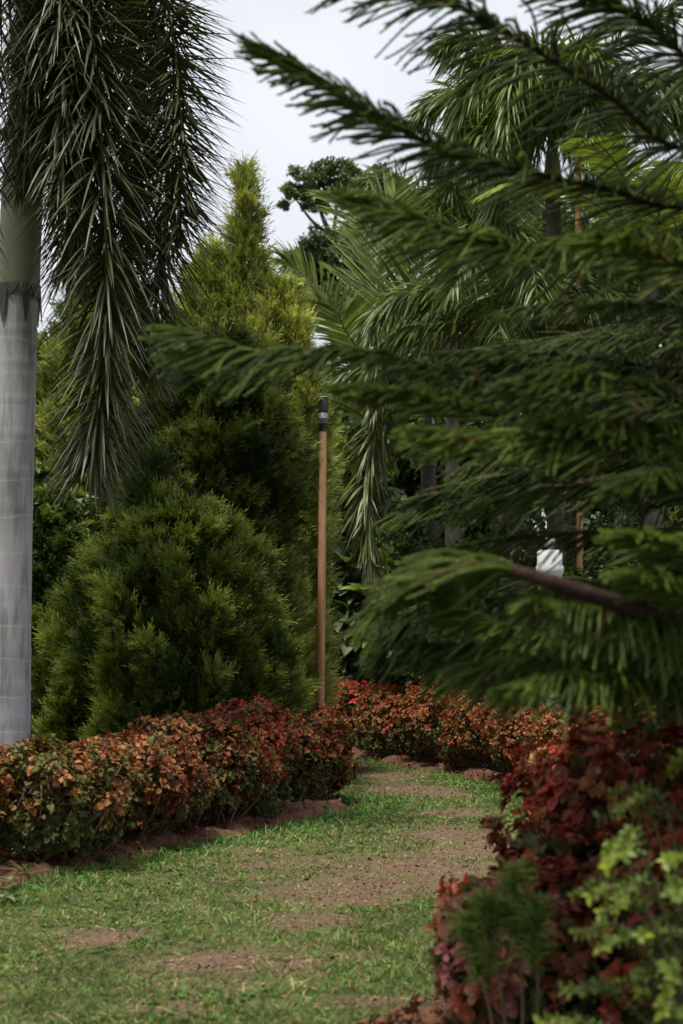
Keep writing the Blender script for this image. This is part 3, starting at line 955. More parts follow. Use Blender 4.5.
def trunk_tube(mb, pts, r0, r1, k=40, sides=24, swell=0.0, ring=.0, pitch=.285):
    c = spline(pts, k)
    s = np.linspace(0, 1, k)
    rad = r0 + (r1 - r0) * s + swell * np.exp(-((s - .35) / .3) ** 2)
    if ring:
        rad = rad + ring * (np.cos(c[:, 2] / pitch * 2 * np.pi) > .93)
    mb.tubes(c, rad[None], sides, (1, 1, 1))


# the big palm on the left
PD = 13.6
pb = at(9, 840, PD); pb[2] = 0
p_top = at(18, 292, PD)
big = thing("foxtail_palm", pb, "thick grey ringed palm trunk at left edge with bushy hanging fronds", "palm tree")
m = MB(); trunk_tube(m, [pb - UP * .1, at(8, 700, PD), at(11, 520, PD), at(15, 400, PD), p_top], .185, .158, k=120, sides=40, ring=.004)
m.build("trunk", M_TRUNK, big, smooth=True, base=pb)
crown = at(33, -70, PD)
m = MB(); trunk_tube(m, [p_top - UP * .05, at(22, 200, PD), at(27, 100, PD), at(31, -10, PD), crown], .168, .09, k=60, sides=32, swell=.02)
m.build("crownshaft", M_CSHAFT, big, smooth=True, base=pb)
# dry sheath scar hanging at the foot of the crownshaft: a ragged collar
m = MB()
n = 26
az = np.linspace(0, 2 * np.pi, n, endpoint=False)
rad = np.stack([np.cos(az), np.sin(az), 0 * az], -1)
m.strips(p_top + rad * .176 + UP * .05, nrm(rad * .04 - UP + .05 * unit(n)), np.where(rng.random(n) < .3, .32, rng.uniform(.06, .14, n)), rng.uniform(.05, .12, n), 0.0, rad, np.array([.10, .085, .07]) * rng.uniform(.6, 1.3, (n, 1)), segs=3,
         prof=np.array([1, .9, .6, .1]))
m.build("sheath_scar", M_BROAD, big, base=pb)
PALMC = (.050, .058, .024)
def hang(pix, n, L, g, plume=1.0, W=.022, col=PALMC, **kw):
    kw.setdefault('ang', (66, 46))
    line = [crown] + [at(*q) for q in pix]
    return frond("frond", big, line, pb, n, L, W, plume, g, col, k=70, rach=.024, start=.16, ctip=1.25, **kw)
hang([(70, -90, 13.2), (90, 20, 12.7), (101, 130, 12.6), (106, 250, 12.6), (106, 340, 12.7), (98, 420, 12.8), (90, 465, 12.9)], 1100, .68, .30, lprof=[.5, .9, 1, 1, .95, .85, .72, .55], ang=(68, 60))
hang([(90, -110, 13.4), (140, -40, 13.3), (160, 50, 13.2), (166, 140, 13.1), (165, 230, 13.1), (156, 310, 13.1), (146, 375, 13.1)], 900, .66, .16, lprof=[.6, .9, 1, 1, .95, .75, .5], ang=(78, 58))
hang([(20, -110, 13.0), (6, -30, 12.6), (-14, 60, 12.5), (-24, 150, 12.5), (-30, 260, 12.5)], 380, .55, .40, lprof=[.6, .9, 1, .9, .6])
hang([(80, -120, 13.5), (118, -50, 13.4), (132, 40, 13.4), (136, 130, 13.4), (134, 210, 13.4), (128, 290, 13.4)], 700, .55, .38, lprof=[.6, .9, 1, .9, .6])
hang([(60, -120, 13.6), (72, -50, 13.1), (78, 30, 12.9), (80, 110, 12.8), (78, 190, 12.8), (72, 260, 12.8)], 800, .62, .42, lprof=[.6, .9, 1, .9, .6])
hang([(95, -120, 13.3), (140, -70, 13.0), (166, 0, 12.9), (178, 80, 12.8), (182, 160, 12.8), (178, 240, 12.8)], 640, .50, .14, lprof=[.6, .9, 1, .9, .6], ang=(80, 60))
hang([(35, -110, 13.2), (34, -20, 12.9), (34, 60, 12.8), (30, 120, 12.8), (24, 180, 12.8)], 520, .55, .35, lprof=[.6, .9, 1, .8, .5])
hang([(60, -100, 13.0), (60, -20, 12.7), (62, 60, 12.6), (62, 140, 12.6), (60, 200, 12.6)], 560, .58, .40, lprof=[.6, .9, 1, .8, .5])
for az, el, bend in ((200, 50, 1.5), (150, 60, 1.6), (100, 65, 1.7), (250, 60, 1.6), (60, 70, 1.6), (310, 70, 1.5)):
    frond("frond", big, arch(crown, R(az), R(el), 3.6, bend), pb, 300, .6, .03, 1.0, .35, PALMC, rach=.03)

G_P = "feather palms in the background"
def palm(px, Y, crown_y, label, fronds, trunk_r=.12, name="feather_palm", shaft=True, group=G_P):
    b = at(px, 700, Y); b[2] = 0
    ct = at(px, crown_y, Y)
    t = thing(name, b, label, "palm tree", group)
    m = MB(); trunk_tube(m, [b - UP * .1, b * .5 + ct * .5 + np.array([.04, 0, 0]), ct], trunk_r * 1.15, trunk_r * .8, k=60, sides=20, ring=.003)
    m.build("trunk", M_DULLTRUNK, t, smooth=True, base=b)
    if shaft:
        m = MB(); trunk_tube(m, [ct - UP * .02, ct + UP * .35, ct + UP * .75], trunk_r * .95, trunk_r * .4, k=20, sides=18, swell=.015)
        m.build("crownshaft", M_CSHAFT, t, smooth=True, base=b)
        ct = ct + UP * .7
    for f in fronds:
        kw = dict(f)
        if 'pix' in kw:
            line = [ct] + [at(*q) for q in kw.pop('pix')]
        else:
            line = arch(ct, R(kw.pop('az')), R(kw.pop('el')), kw.pop('len'), kw.pop('bend'))
        frond("frond", t, line, b, kw.pop('n', 240), kw.pop('L', .6), kw.pop('W', .03), kw.pop('plume', 0), kw.pop('g', .3), kw.pop('col', (.05, .085, .03)), **kw)
    return t

ring8 = lambda count, el, ln, bend, off=0, **k: [dict(az=360 / count * i + off + rng.uniform(-10, 10), el=el + rng.uniform(-8, 8), len=ln * rng.uniform(.9, 1.1), bend=bend * rng.uniform(.85, 1.15), **k) for i in range(count)]
# tall foxtail palm behind the pine, crown at the upper right
palm(553, 21.0, 190, "tall palm whose bushy crown fills the upper right behind the pine",
     ring8(7, 58, 2.1, 1.7, 15, n=360, L=.62, W=.034, plume=1, g=.45, col=(0.100, 0.143, 0.034)) +
     ring8(6, 25, 1.9, 1.6, 45, n=320, L=.6, W=.034, plume=1, g=.5, col=(0.090, 0.125, 0.031)) +
     [dict(pix=[(540, 85, 20.8), (505, 62, 20.5), (475, 85, 20.3), (455, 135, 20.2)], n=380, L=.7, W=.034, plume=1, g=.45, col=(0.134, 0.185, 0.042)),
      dict(pix=[(560, 75, 20.4), (535, 50, 20.0), (512, 80, 19.8), (500, 150, 19.7)], n=360, L=.65, W=.034, plume=1, g=.5, col=(0.118, 0.160, 0.036)),
      dict(pix=[(600, 60, 20.8), (650, 20, 20.5), (700, -10, 20.3)], n=240, L=.6, plume=.6, g=.3)], name="foxtail_palm")
palm(650, 19.6, 330, "palm at the right edge with paler yellowish fronds behind the pine",
     ring8(8, 60, 2.6, 1.5, 10, n=160, L=.6, g=.35, W=.035, col=(0.180, 0.235, 0.042)) + ring8(5, 20, 2.2, 1.2, 40, n=150, L=.55, g=.4, W=.034, col=(0.108, 0.151, 0.034)))
# young coconut-like palm with upright feathers in the middle
palm(380, 24.5, 430, "young palm with upright flat feather fronds right of the pale cypress",
     [dict(pix=[(380, 345, 24.3), (378, 290, 24.1), (382, 235, 24.0), (396, 190, 24.0)], n=120, L=1.15, W=.05, g=.10, vee=.15, ang=(62, 30), col=(0.154, 0.194, 0.054)),
      dict(pix=[(352, 350, 24.3), (322, 300, 24.1), (300, 272, 24.0), (286, 262, 24.0)], n=110, L=.95, W=.05, g=.22, vee=.2, col=(0.216, 0.269, 0.102)),
      dict(pix=[(410, 350, 24.3), (440, 300, 24.1), (462, 258, 24.0), (490, 235, 24.0)], n=120, L=1.05, W=.05, g=.16, vee=.2, col=(0.162, 0.211, 0.060)),
      dict(pix=[(395, 350, 23.6), (412, 300, 23.2), (425, 262, 23.0), (440, 235, 22.9)], n=120, L=1.0, W=.05, g=.14, vee=.2, col=(0.144, 0.202, 0.066)),
      dict(pix=[(362, 360, 23.6), (345, 330, 23.2), (335, 310, 23.0), (318, 300, 22.9)], n=100, L=.8, W=.045, g=.2, vee=.2, col=(0.154, 0.202, 0.048)),
      dict(pix=[(380, 330, 25.5), (372, 260, 26.0), (352, 210, 26.3), (332, 195, 26.5)], n=110, L=.95, W=.05, g=.2, vee=.2, col=(0.126, 0.168, 0.048))] +
     ring8(4, 40, 2.4, 1.2, 30, n=100, L=.8, W=.045, g=.25, col=(0.126, 0.185, 0.048)), trunk_r=.10, shaft=False)
palm(450, 27.5, 290, "rear palm with dense dark crown between the middle feather palm and the pine",
     ring8(7, 62, 2.0, 1.5, 0, n=300, L=.8, plume=1, g=.35, W=.034, col=(0.082, 0.121, 0.036)) + ring8(6, 25, 2.0, 1.4, 20, n=280, L=.7, plume=1, g=.4, W=.034, col=(0.082, 0.121, 0.036)), name="foxtail_palm")
palm(512, 20.2, 400, "low palm with glossy arching dark fronds in the gap between pine branches",
     ring8(9, 62, 2.3, 2.0, 0, n=260, L=.6, plume=.5, g=.5, W=.032, col=(0.090, 0.125, 0.034)) + ring8(6, 35, 1.9, 1.7, 25, n=180, L=.5, plume=.5, g=.5, W=.03, col=(0.090, 0.125, 0.034)))
palm(428, 22.2, 465, "palm with one bushy frond hanging straight down right of the torch pole",
     [dict(pix=[(412, 395, 21.9), (392, 405, 21.6), (374, 440, 21.5), (366, 490, 21.5), (368, 540, 21.5), (372, 570, 21.5)], n=420, L=.5, plume=1, g=.45, col=(0.126, 0.151, 0.050)),
      dict(pix=[(420, 380, 21.9), (400, 370, 21.6), (380, 390, 21.3), (372, 420, 21.2)], n=260, L=.46, plume=1, g=.4, col=(0.108, 0.143, 0.042))] +
     ring8(6, 55, 2.0, 1.9, 0, n=220, L=.5, plume=1, g=.4, col=(0.090, 0.134, 0.036)), name="foxtail_palm")
palm(418, 23.2, 640, "small palm with short bright fan-like leaves above the far hedge",
     [dict(pix=[(405, 600, 23.1), (390, 572, 23.0), (378, 558, 22.9)], n=36, L=.5, W=.05, g=.12, vee=.5, col=(0.198, 0.286, 0.060), start=.3),
      dict(pix=[(408, 590, 23.1), (400, 560, 23.0), (396, 530, 22.9)], n=36, L=.5, W=.05, g=.12, vee=.5, col=(0.162, 0.252, 0.054), start=.3),
      dict(pix=[(400, 612, 23.0), (380, 596, 22.8), (366, 592, 22.7)], n=34, L=.42, W=.05, g=.2, vee=.5, col=(0.234, 0.319, 0.072), start=.3),
      dict(pix=[(396, 622, 23.0), (378, 625, 22.8), (366, 640, 22.7)], n=34, L=.4, W=.045, g=.25, vee=.5, col=(0.162, 0.235, 0.054), start=.3)] +
     ring8(5, 60, 1.2, 1.2, 15, n=44, L=.5, W=.045, g=.2, vee=.4, col=(0.144, 0.218, 0.048)), trunk_r=.05, shaft=False)


# ------------------------------------------------------------------ broad-leaved trees
def broad_tree(base, clumps, label, leaf, dens, c1, c2, trunk_r, name="broadleaf_tree", cat="tree", group=None, limb_mat=None, tpl=LEAF_C, hub=None):
    base = np.asarray(base, float)
    t = thing(name, base, label, cat, group)
    m = MB()
    tops = []
    for (c, r) in clumps:
        c = np.asarray(c, float); r = np.asarray(r, float) * np.ones(3)
        n = int(dens * r[0] * r[2])
        # each clump is made of sub-tufts, so the rim is uneven and gaps open up
        k = max(6, n // 70)
        d = unit(k)
        cc = c + d * r * (rng.uniform(.35, 1.0, (k, 1)) ** .6)
        i = rng.integers(0, k, n)
        sub = .34 * r.mean()
        P = cc[i] + unit(n) * sub * (rng.random((n, 1)) ** .5) * np.array([1, 1, .65])
        out = nrm((P - c) / r)
        D = nrm(out * .5 + unit(n) * .9 - UP * .15)
        N = nrm(UP * .9 + out * .5 + unit(n) * .6)
        f = rng.random((k, 1))[i]
        C = (np.asarray(c1) * (1 - f) + np.asarray(c2) * f) * rng.uniform(.7, 1.35, (n, 1))
        leaf_spray(m, tpl, P, D, N, leaf * rng.uniform(.7, 1.3, n), C)
        tops.append((c, r, cc))
    m.build("crown", M_BROAD, t, base=base)
    tr = MB()
    allc = np.array([c for c, _, _ in tops])
    if hub is None:
        hub = base + (allc.mean(0) - base) * np.array([.6, .6, .55])
    tr.tubes(spline([base - UP * .1, base * .5 + hub * .5 + np.array([.05, 0, 0]), hub], 12), np.linspace(trunk_r, trunk_r * .65, 12)[None], 10, (1, 1, 1))
    for c, r, cc in tops:
        e = c - UP * r[2] * .2
        mid = hub * .45 + e * .55 + np.array([0, 0, -.12 * abs(e[2] - hub[2])]) + .05 * trunk_r * unit(1)[0]
        tr.tubes(spline([hub, mid, e], 10), np.linspace(trunk_r * .55, trunk_r * .15, 10)[None], 7, (1, 1, 1))
        q = cc[: 14]
        s = np.linspace(0, 1, 5)[None, :, None]
        tr.tubes(e + (q[:, None] - e) * s - UP * .1 * r[2] * np.sin(s * np.pi), np.linspace(trunk_r * .14, trunk_r * .04, 5)[None], 5, (1, 1, 1))
    tr.build("trunk", limb_mat or M_BARK, t, smooth=True, base=base)
    return t


# far tree against the sky
Y = 46
b = at(332, 660, Y); b[2] = 0
broad_tree(b, [(at(312, 178, Y), (.62, .7, .42)), (at(296, 197, Y), (.5, .6, .34)), (at(338, 176, Y), (.7, .8, .42)), (at(366, 184, Y), (.75, .8, .5)),
               (at(318, 205, Y), (.35, .5, .25)), (at(395, 205, Y), (.8, .9, .7)), (at(420, 235, Y), (.9, .9, .9)),
               (at(318, 246, Y), (.62, .8, .5)), (at(300, 262, Y), (.55, .7, .45)), (at(336, 262, Y), (.7, .8, .6)), (at(318, 290, Y), (.8, .8, .6)), (at(350, 300, Y), (.9, .9, .8)), (at(300, 310, Y), (.7, .8, .6))],
           "far broadleaf tree with flat clumped crown against the sky", .12, 6000, (.05, .08, .03), (.11, .16, .05), .13, hub=at(333, 238, Y))
# a belt of dense trees closing the view behind the palms
G_B = "dense trees closing the background"
BELT = [(-60, 33, 345, "dense dark tree behind the left palm trunk, at the left edge"), (60, 36, 330, "dense tree far behind the hanging palm fronds"),
        (190, 34, 400, "dense dark tree hidden behind the pale cypress"), (330, 36, 370, "dense tree far behind the torch pole"),
        (415, 31, 380, "dense tree between the torch pole and the pine, beyond the small palm"), (455, 35, 300, "dense tree far behind the middle feather palms"), (560, 33, 200, "tall dense tree behind the upper right palm"),
        (670, 35, 180, "tall dense tree closing the view at the right edge"), (780, 33, 200, "dense tree beyond the right edge behind the pine")]
for i, (px, Y, ty, lab) in enumerate(BELT):
    b = at(px, 660, Y); b[2] = 0
    top = at(px, ty, Y)[2]
    cl = []
    for j in range(20):
        z = .5 + (top - 1.1) * (j + .5) / 20 + .3
        w = 1.85 * (1 - .5 * (j / 20) ** 2)
        cl.append((b + np.array([rng.uniform(-.7, .7) * w, rng.uniform(-.8, .8), z]), (rng.uniform(.75, 1.1), .9, rng.uniform(.6, .85))))
    broad_tree(b, cl, lab, .20, 2000, (.04, .066, .02), (.11, .16, .04), .2, name="dense_tree", group=G_B)

# leafy understorey bushes
G_U = "green bushes beyond the hedges"
def bush(px, Y, w, h, label, leaf=.10, c1=(.05, .085, .022), c2=(.11, .16, .04), tpl=LEAF_B, dens=2600, group=G_U):
    b = at(px, 700, Y); b[2] = 0
    cl = [(b + np.array([rng.uniform(-.55, .55) * w, rng.uniform(-.25, .25) * w, h * (.28 + .55 * rng.random())]), (w * .36, w * .36, h * .26)) for _ in range(7)]
    cl.append((b + UP * h * .4, (w * .42, w * .4, h * .36)))
    return broad_tree(b, cl, label, leaf, dens, c1, c2, .035, name="green_bush", cat="bush", group=group, tpl=tpl)
bush(60, 18.6, .75, 3.1, "pale broad-leaved bush between the palm trunk and the dark cypress", .16, (.06, .10, .03), (.15, .20, .08))
bush(352, 26.5, 1.0, 2.6, "dark green bush above the red shrubs right of the torch pole", .09, (.03, .055, .016), (.06, .10, .025))
bush(415, 25.8, 1.2, 3.0, "green bush behind the far hedge under the small bright palm", .10)
bush(480, 24.2, 1.3, 3.6, "dark bush behind the far hedge under the pine", .10, (.03, .05, .015), (.06, .09, .02))
bush(575, 22.6, 1.3, 3.6, "dark bush behind the white pillar and the pine", .10, (.03, .05, .015), (.06, .09, .02))
bush(440, 21.7, .75, 3.5, "dark bush hiding palm trunks between the small bright palm and the pine", .10, (.03, .05, .015), (.07, .105, .025))
bush(515, 19.3, .6, 3.1, "dark bush left of the white pillar behind the pine", .10, (.03, .05, .015), (.07, .105, .025))
bush(600, 18.9, .7, 3.3, "dark bush right of the white pillar behind the pine", .10, (.03, .05, .015), (.07, .105, .025))
bush(670, 21.2, 1.3, 3.6, "dark bush behind the far hedge at the right edge", .10, (.03, .05, .015), (.06, .09, .02))
bush(358, 24.2, .45, 4.3, "slender bush with large pale upright leaves beside the torch head", .34, (.08, .12, .05), (.15, .19, .10), dens=900)
bush(20, 24, 1.6, 3.5, "yellow-green bush behind the base of the left palm", .1, (.07, .1, .02), (.16, .2, .04))

# ------------------------------------------------------------------ torch, posts
tb = at(319, 760, 18.4); tb[2] = 0
tt = at(323, 432, 18.4)
torch = thing("garden_torch", tb, "thin reddish wooden torch pole with black canister head", "torch")
m = MB()
c = spline([tb - UP * .1, tb * .5 + tt * .5 + np.array([.006, 0, 0]), tt], 40)
zz = c[:, 2]
m.tubes(c, (.044 - .002 * zz / zz.max() + .0035 * np.exp(-((zz % .62 - .31) / .02) ** 2))[None], 16, (1, 1, 1))
m.build("pole", M_WOOD, torch, smooth=True, base=tb)
m = MB(); m.lathe([(.0, -.02), (.036, -.02), (.038, .0), (.040, .07), (.052, .085), (.052, .09), (.0, .09)], 24, (1, 1, 1), tt)
m.build("collar", M_BLACK, torch, smooth=False, base=tb)
m = MB(); m.lathe([(0, .088), (.050, .088), (.056, .10), (.056, .135), (.062, .14), (.062, .15), (.060, .152), (.060, .20), (.055, .205), (0, .205)], 24, (1, 1, 1), tt)
m.build("grey_ring", M_GREYTIN, torch, base=tb)
m = MB(); m.lathe([(0, .203), (.052, .203), (.057, .215), (.059, .30), (.059, .345), (.058, .35), (.058, .362), (.02, .37), (.02, .385), (0, .386)], 24, (1, 1, 1), tt)
m.build("canister", M_BLACK, torch, base=tb)
m = MB(); m.lathe([(.0, .366), (.056, .366), (.062, .372), (.062, .380), (.05, .386), (0, .386)], 24, (1, 1, 1), tt)
m.build("lid_rim", M_GREYTIN, torch, base=tb)

wb = at(579, 700, 19.9); wb[2] = 0
wt = at(578, 128, 19.9)
post = thing("wooden_pole", wb, "tall bare timber pole among palm fronds at upper right", "pole")
m = MB(); m.tubes(spline([wb - UP * .1, wb * .5 + wt * .5 + np.array([.01, 0, 0]), wt], 30), np.full((1, 30), .040), 12, (1, 1, 1))
m.lathe([(.040, 0), (.03, .012), (0, .014)], 12, (1, 1, 1), wt)
m.build("shaft", M_TIMBER, post, smooth=True, base=wb)
m = MB(); a0 = wt - UP * .02; a1 = at(566, 112, 19.9)
m.tubes(spline([a0 + np.array([.02, 0, -.02]), a0 * .5 + a1 * .5, a1], 6), np.full((1, 6), .022), 8, (1, 1, 1))
m.build("broken_arm", M_BARK, post, smooth=True, base=wb)

pb2 = at(551, 700, 18.2); pb2[2] = 0
zt = at(551, 552, 18.2)[2]
pil = thing("white_pillar", pb2, "white pillar with round knob glimpsed through the dark pine branches", "pillar")
m = MB(); m.lathe([(.0, -.05), (.20, -.05), (.20, .18), (.16, .2), (.15, .26), (.135, .3), (.13, zt - .25), (.15, zt - .22), (.15, zt - .16), (.135, zt - .14), (.135, zt), (.10, zt + .02), (.0, zt + .02)], 24, (1, 1, 1), pb2)
m.build("shaft", M_WHITE, pil, base=pb2)
m = MB(); m.lathe([(.04, 0), (.04, .02)] + [(.07 * math.sin(a), .085 - .07 * math.cos(a)) for a in np.linspace(.4, math.pi, 10)], 20, (1, 1, 1), pb2 + UP * (zt + .01))
m.build("knob", M_WHITE, pil, smooth=True, base=pb2)

# ------------------------------------------------------------------ the pine in the foreground
TRX, TRY = 1.80, 6.6
pine_b = np.array([TRX, TRY, 0.0])
pine = thing("norfolk_pine", pine_b, "foreground pine reaching in from the right with flat rope-twigged branches", "pine tree")
m = MB(); m.tubes(spline([pine_b - UP * .1, pine_b + np.array([.02, 0, 1.5]), pine_b + np.array([0, .02, 3.2]), pine_b + np.array([.02, 0, 6.2])], 40),
                  np.linspace(.13, .04, 40)[None], 18, (1, 1, 1))
m.build("trunk", M_BOUGH, pine, smooth=True, base=pine_b)
PINE_D, PINE_L = np.array([.028, .048, .010]), np.array([.125, .185, .030])


def pine_branch(line, blen=.30, droop=.5, fresh=.4, n=46, ang=(62, 30), start=.12, bough=.013, rootr=None, flat=0.0, name="branch", link=True, prof=None, roll=0.0):
    """flat spray: a woody axis with two rows of rope-like twigs sheathed in short curved needles"""
    k = 60
    c = spline(line, k)
    T = nrm(np.gradient(c, axis=0))
    m = MB()
    n = int(n * 1.8)
    tt = start + (1 - start) * (np.arange(2 * n) // 2 + .5 + rng.uniform(-.3, .3, 2 * n)) / n
    tt = np.clip(tt, 0, .999)
    f = tt * (k - 1); i = f.astype(int); fr = (f - i)[:, None]; i2 = np.minimum(i + 1, k - 1)
    P = c[i] * (1 - fr) + c[i2] * fr; t = nrm(T[i] * (1 - fr) + T[i2] * fr)
    sgn = np.where(np.arange(2 * n) % 2 == 0, 1., -1.)
    S = nrm(np.cross(t, UP)); Nn = np.cross(S, t)
    rad = nrm(S * (sgn * math.cos(roll))[:, None] + Nn * (math.sin(roll) * sgn + .22 + rng.normal(0, .16, 2 * n))[:, None])
    a = np.radians(ang[0] + (ang[1] - ang[0]) * tt + rng.normal(0, 6, 2 * n))
    D = t * np.cos(a)[:, None] + rad * np.sin(a)[:, None]
    if prof is None:
        lp = np.interp(tt, [0, .2, .55, .85, 1], [.75, 1, 1, .75, .42])
    else:
        lp = np.interp(tt, np.linspace(0, 1, len(prof)), prof)
    L = blen * lp * rng.uniform(.8, 1.15, 2 * n)
    g = (droop if droop > .9 else .8 * droop) * rng.uniform(.6, 1.35, 2 * n) * np.clip(lp + .1, .3, 1)
    stray = rng.random(2 * n) < .03
    ns = 9
    s = np.linspace(0, 1, ns)[None, :, None]
    swx = .04 * rng.normal(size=(2 * n, 1, 3)) * np.sin(s * 3)
    L = L * 1.15
    C3 = P[:, None] + L[:, None, None] * (D[:, None] * (s - .12 * s**2) - UP * g[:, None, None] * (1.7 * s**2 - .75 * s**3) + swx)
    # last cords: the axis tip itself
    tint = np.clip(fresh + rng.normal(0, .2, 2 * n), 0, 1)
    CC = PINE_D * (1 - tint)[:, None] + PINE_L * tint[:, None]
    CC = np.where((rng.random(2 * n) < .03)[:, None], np.array([.11, .075, .03]), CC)
    CC = CC * rng.uniform(.7, 1.3, (2 * n, 1))
    m.tubes(C3, np.linspace(.0058, .0036, ns)[None], 4, CC * .9)
    axn = 1
    # needles
    def needles(Cn, col, cnt, ln, taper):
        q, kk, _ = Cn.shape
        u = np.linspace(.02, .999, cnt)[None] + rng.uniform(-.5, .5, (q, cnt)) / cnt
        u = np.clip(u, 0, .999)
        ff = u * (kk - 1); a = ff.astype(int); b = np.minimum(a + 1, kk - 1); w = (ff - a)[..., None]
        rows = np.arange(q)[:, None]
        pp = Cn[rows, a] * (1 - w) + Cn[rows, b] * w
        tg = nrm(np.gradient(Cn, axis=1))
        tg = nrm(tg[rows, a] * (1 - w) + tg[rows, b] * w)
        r_ = nrm(np.cross(tg, rng.normal(size=tg.shape)))
        d = nrm(tg * .95 + r_ * .42)
        le = ln * rng.uniform(.75, 1.25, (q, cnt)) * (1 - taper * u ** 3)
        col = np.repeat(col[:, None], cnt, 1) * rng.uniform(.75, 1.3, (q, cnt, 1)) * (.85 + .45 * u[..., None])
        m.strips(pp.reshape(-1, 3), d.reshape(-1, 3), le.ravel(), .0048, -.25, (r_.reshape(-1, 3)), col.reshape(-1, 3), segs=1, prof=np.array([1, .45]))
    needles(C3, CC, 90, .0145, .2)
    needles(c[None, int(k * start):], (PINE_D * .5 + PINE_L * .5)[None], 700, .022, .2)
    rr = rootr if rootr else bough
    o = m.build(name, M_PINE, pine, base=pine_b)
    ax = MB(); ax.tubes(c, (rr + (.004 - rr) * np.linspace(0, 1, k) ** .7)[None], 8, (1, 1, 1))
    ax.build("bough", M_BOUGH, o, smooth=True, base=pine_b)
    return o


def tr(z):
    return pine_b + np.array([0, 0, z])


def br(root_z, pix, **kw):
    return pine_branch([tr(root_z)] + [at(*q) for q in pix], **kw)


# upper branches against the sky
br(4.05, [(700, 145, 6.1), (600, 90, 5.8), (505, 32, 5.6), (420, -8, 5.5), (325, -30, 5.4)], blen=.34, droop=.62, fresh=.25, n=60)
br(3.45, [(690, 205, 6.2), (600, 187, 5.9), (520, 170, 5.7), (440, 148, 5.6), (370, 113, 5.5), (310, 78, 5.5), (264, 54, 5.5)], blen=.27, droop=.42, fresh=.35, n=72, ang=(60, 30), prof=[.8, 1, 1, 1, .95, .8, .5])
br(3.25, [(700, 232, 5.9), (610, 238, 5.7), (520, 246, 5.5), (430, 226, 5.4), (358, 200, 5.4)], blen=.30, droop=.55, fresh=.5, n=56)
br(3.1, [(720, 268, 5.5), (680, 262, 5.2), (640, 250, 5.1), (602, 240, 5.0)], blen=.24, droop=.35, fresh=.75, n=40)
br(4.3, [(720, 60, 6.0), (640, 20, 5.8), (560, -20, 5.7)], blen=.34, droop=.55, fresh=.3, n=50)
# the long middle branch that crosses the torch
br(2.55, [(690, 430, 6.1), (560, 405, 5.8), (440, 372, 5.6), (345, 352, 5.5), (265, 354, 5.45), (222, 344, 5.4), (184, 333, 5.4)], blen=.25, droop=.55, fresh=.42, n=70, ang=(56, 24), prof=[.8, 1, 1, .9, .7, 1, 1, .9, .45])
br(2.5, [(690, 440, 5.9), (570, 430, 5.6), (450, 405, 5.4), (395, 394, 5.3), (345, 390, 5.3)], blen=.19, droop=.3, fresh=.55, n=56)
br(2.75, [(700, 370, 6.4), (600, 372, 6.3), (510, 365, 6.2), (435, 372, 6.2)], blen=.34, droop=.6, fresh=.25, n=56)
br(2.4, [(690, 440, 5.7), (600, 440, 5.3), (510, 438, 5.1), (428, 432, 5.0)], blen=.27, droop=.42, fresh=.8, n=52, ang=(50, 22))
br(2.4, [(720, 430, 5.7), (660, 425, 5.4), (605, 425, 5.2), (560, 420, 5.1)], blen=.22, droop=.4, fresh=.75, n=44)
br(2.3, [(700, 470, 6.6), (620, 462, 6.6), (520, 474, 6.6), (420, 500, 6.5)], blen=.28, droop=.35, fresh=.2, n=54)
br(2.2, [(700, 500, 6.2), (620, 520, 6.0), (520, 545, 5.8), (430, 560, 5.7), (372, 565, 5.7)], blen=.30, droop=.4, fresh=.4, n=56) if False else None
# the bare-looking brown bough and its curtain
br(1.72, [(690, 622, 5.4), (620, 604, 5.0), (560, 585, 4.9), (500, 568, 4.9), (450, 566, 5.1), (415, 585, 5.5), (388, 608, 5.5)], blen=.28, droop=.5, fresh=.5, n=60, rootr=.045, bough=.045, start=.52)
br(1.62, [(720, 632, 5.3), (680, 626, 5.2), (620, 612, 5.1), (560, 604, 5.05), (535, 602, 5.0)], blen=.17, droop=.95, fresh=.6, n=50, ang=(75, 50))
br(1.9, [(720, 560, 5.4), (690, 548, 5.1), (660, 540, 4.9), (638, 536, 4.8)], blen=.2, droop=.3, fresh=.85, n=36)
br(1.75, [(725, 600, 5.4), (695, 590, 5.1), (665, 580, 4.9), (640, 576, 4.8)], blen=.2, droop=.3, fresh=.8, n=36)
br(1.65, [(700, 600, 6.3), (600, 600, 6.2), (500, 600, 6.1), (440, 608, 6.0), (395, 630, 6.0)], blen=.32, droop=.7, fresh=.35, n=58)
br(1.5, [(700, 650, 5.9), (600, 640, 5.7), (500, 625, 5.6), (430, 590, 5.6)], blen=.30, droop=.55, fresh=.55, n=52)
br(1.45, [(700, 660, 6.2), (600, 655, 6.0), (500, 650, 5.9), (425, 645, 5.9)], blen=.32, droop=.7, fresh=.3, n=56)
br(1.42, [(700, 675, 5.6), (620, 665, 5.4), (540, 660, 5.2), (470, 668, 5.2)], blen=.26, droop=.7, fresh=.4, n=52)
br(1.4, [(710, 690, 5.5), (640, 680, 5.2), (570, 676, 5.0), (520, 684, 4.9)], blen=.22, droop=.7, fresh=.5, n=46)
br(2.1, [(700, 560, 6.9), (620, 580, 7.0), (520, 600, 7.1), (440, 620, 7.1)], blen=.30, droop=.7, fresh=.2, n=54)
br(2.2, [(700, 470, 7.2), (600, 450, 7.4), (500, 440, 7.5), (430, 450, 7.5)], blen=.30, droop=.4, fresh=.2, n=54)
br(2.65, [(700, 400, 5.6), (640, 385, 5.3), (580, 375, 5.1), (530, 378, 5.0)], blen=.26, droop=.5, fresh=.35, n=46)
br(1.8, [(720, 490, 5.5), (690, 476, 5.2), (660, 474, 5.0), (632, 482, 4.95)], blen=.2, droop=.4, fresh=.3, n=44)
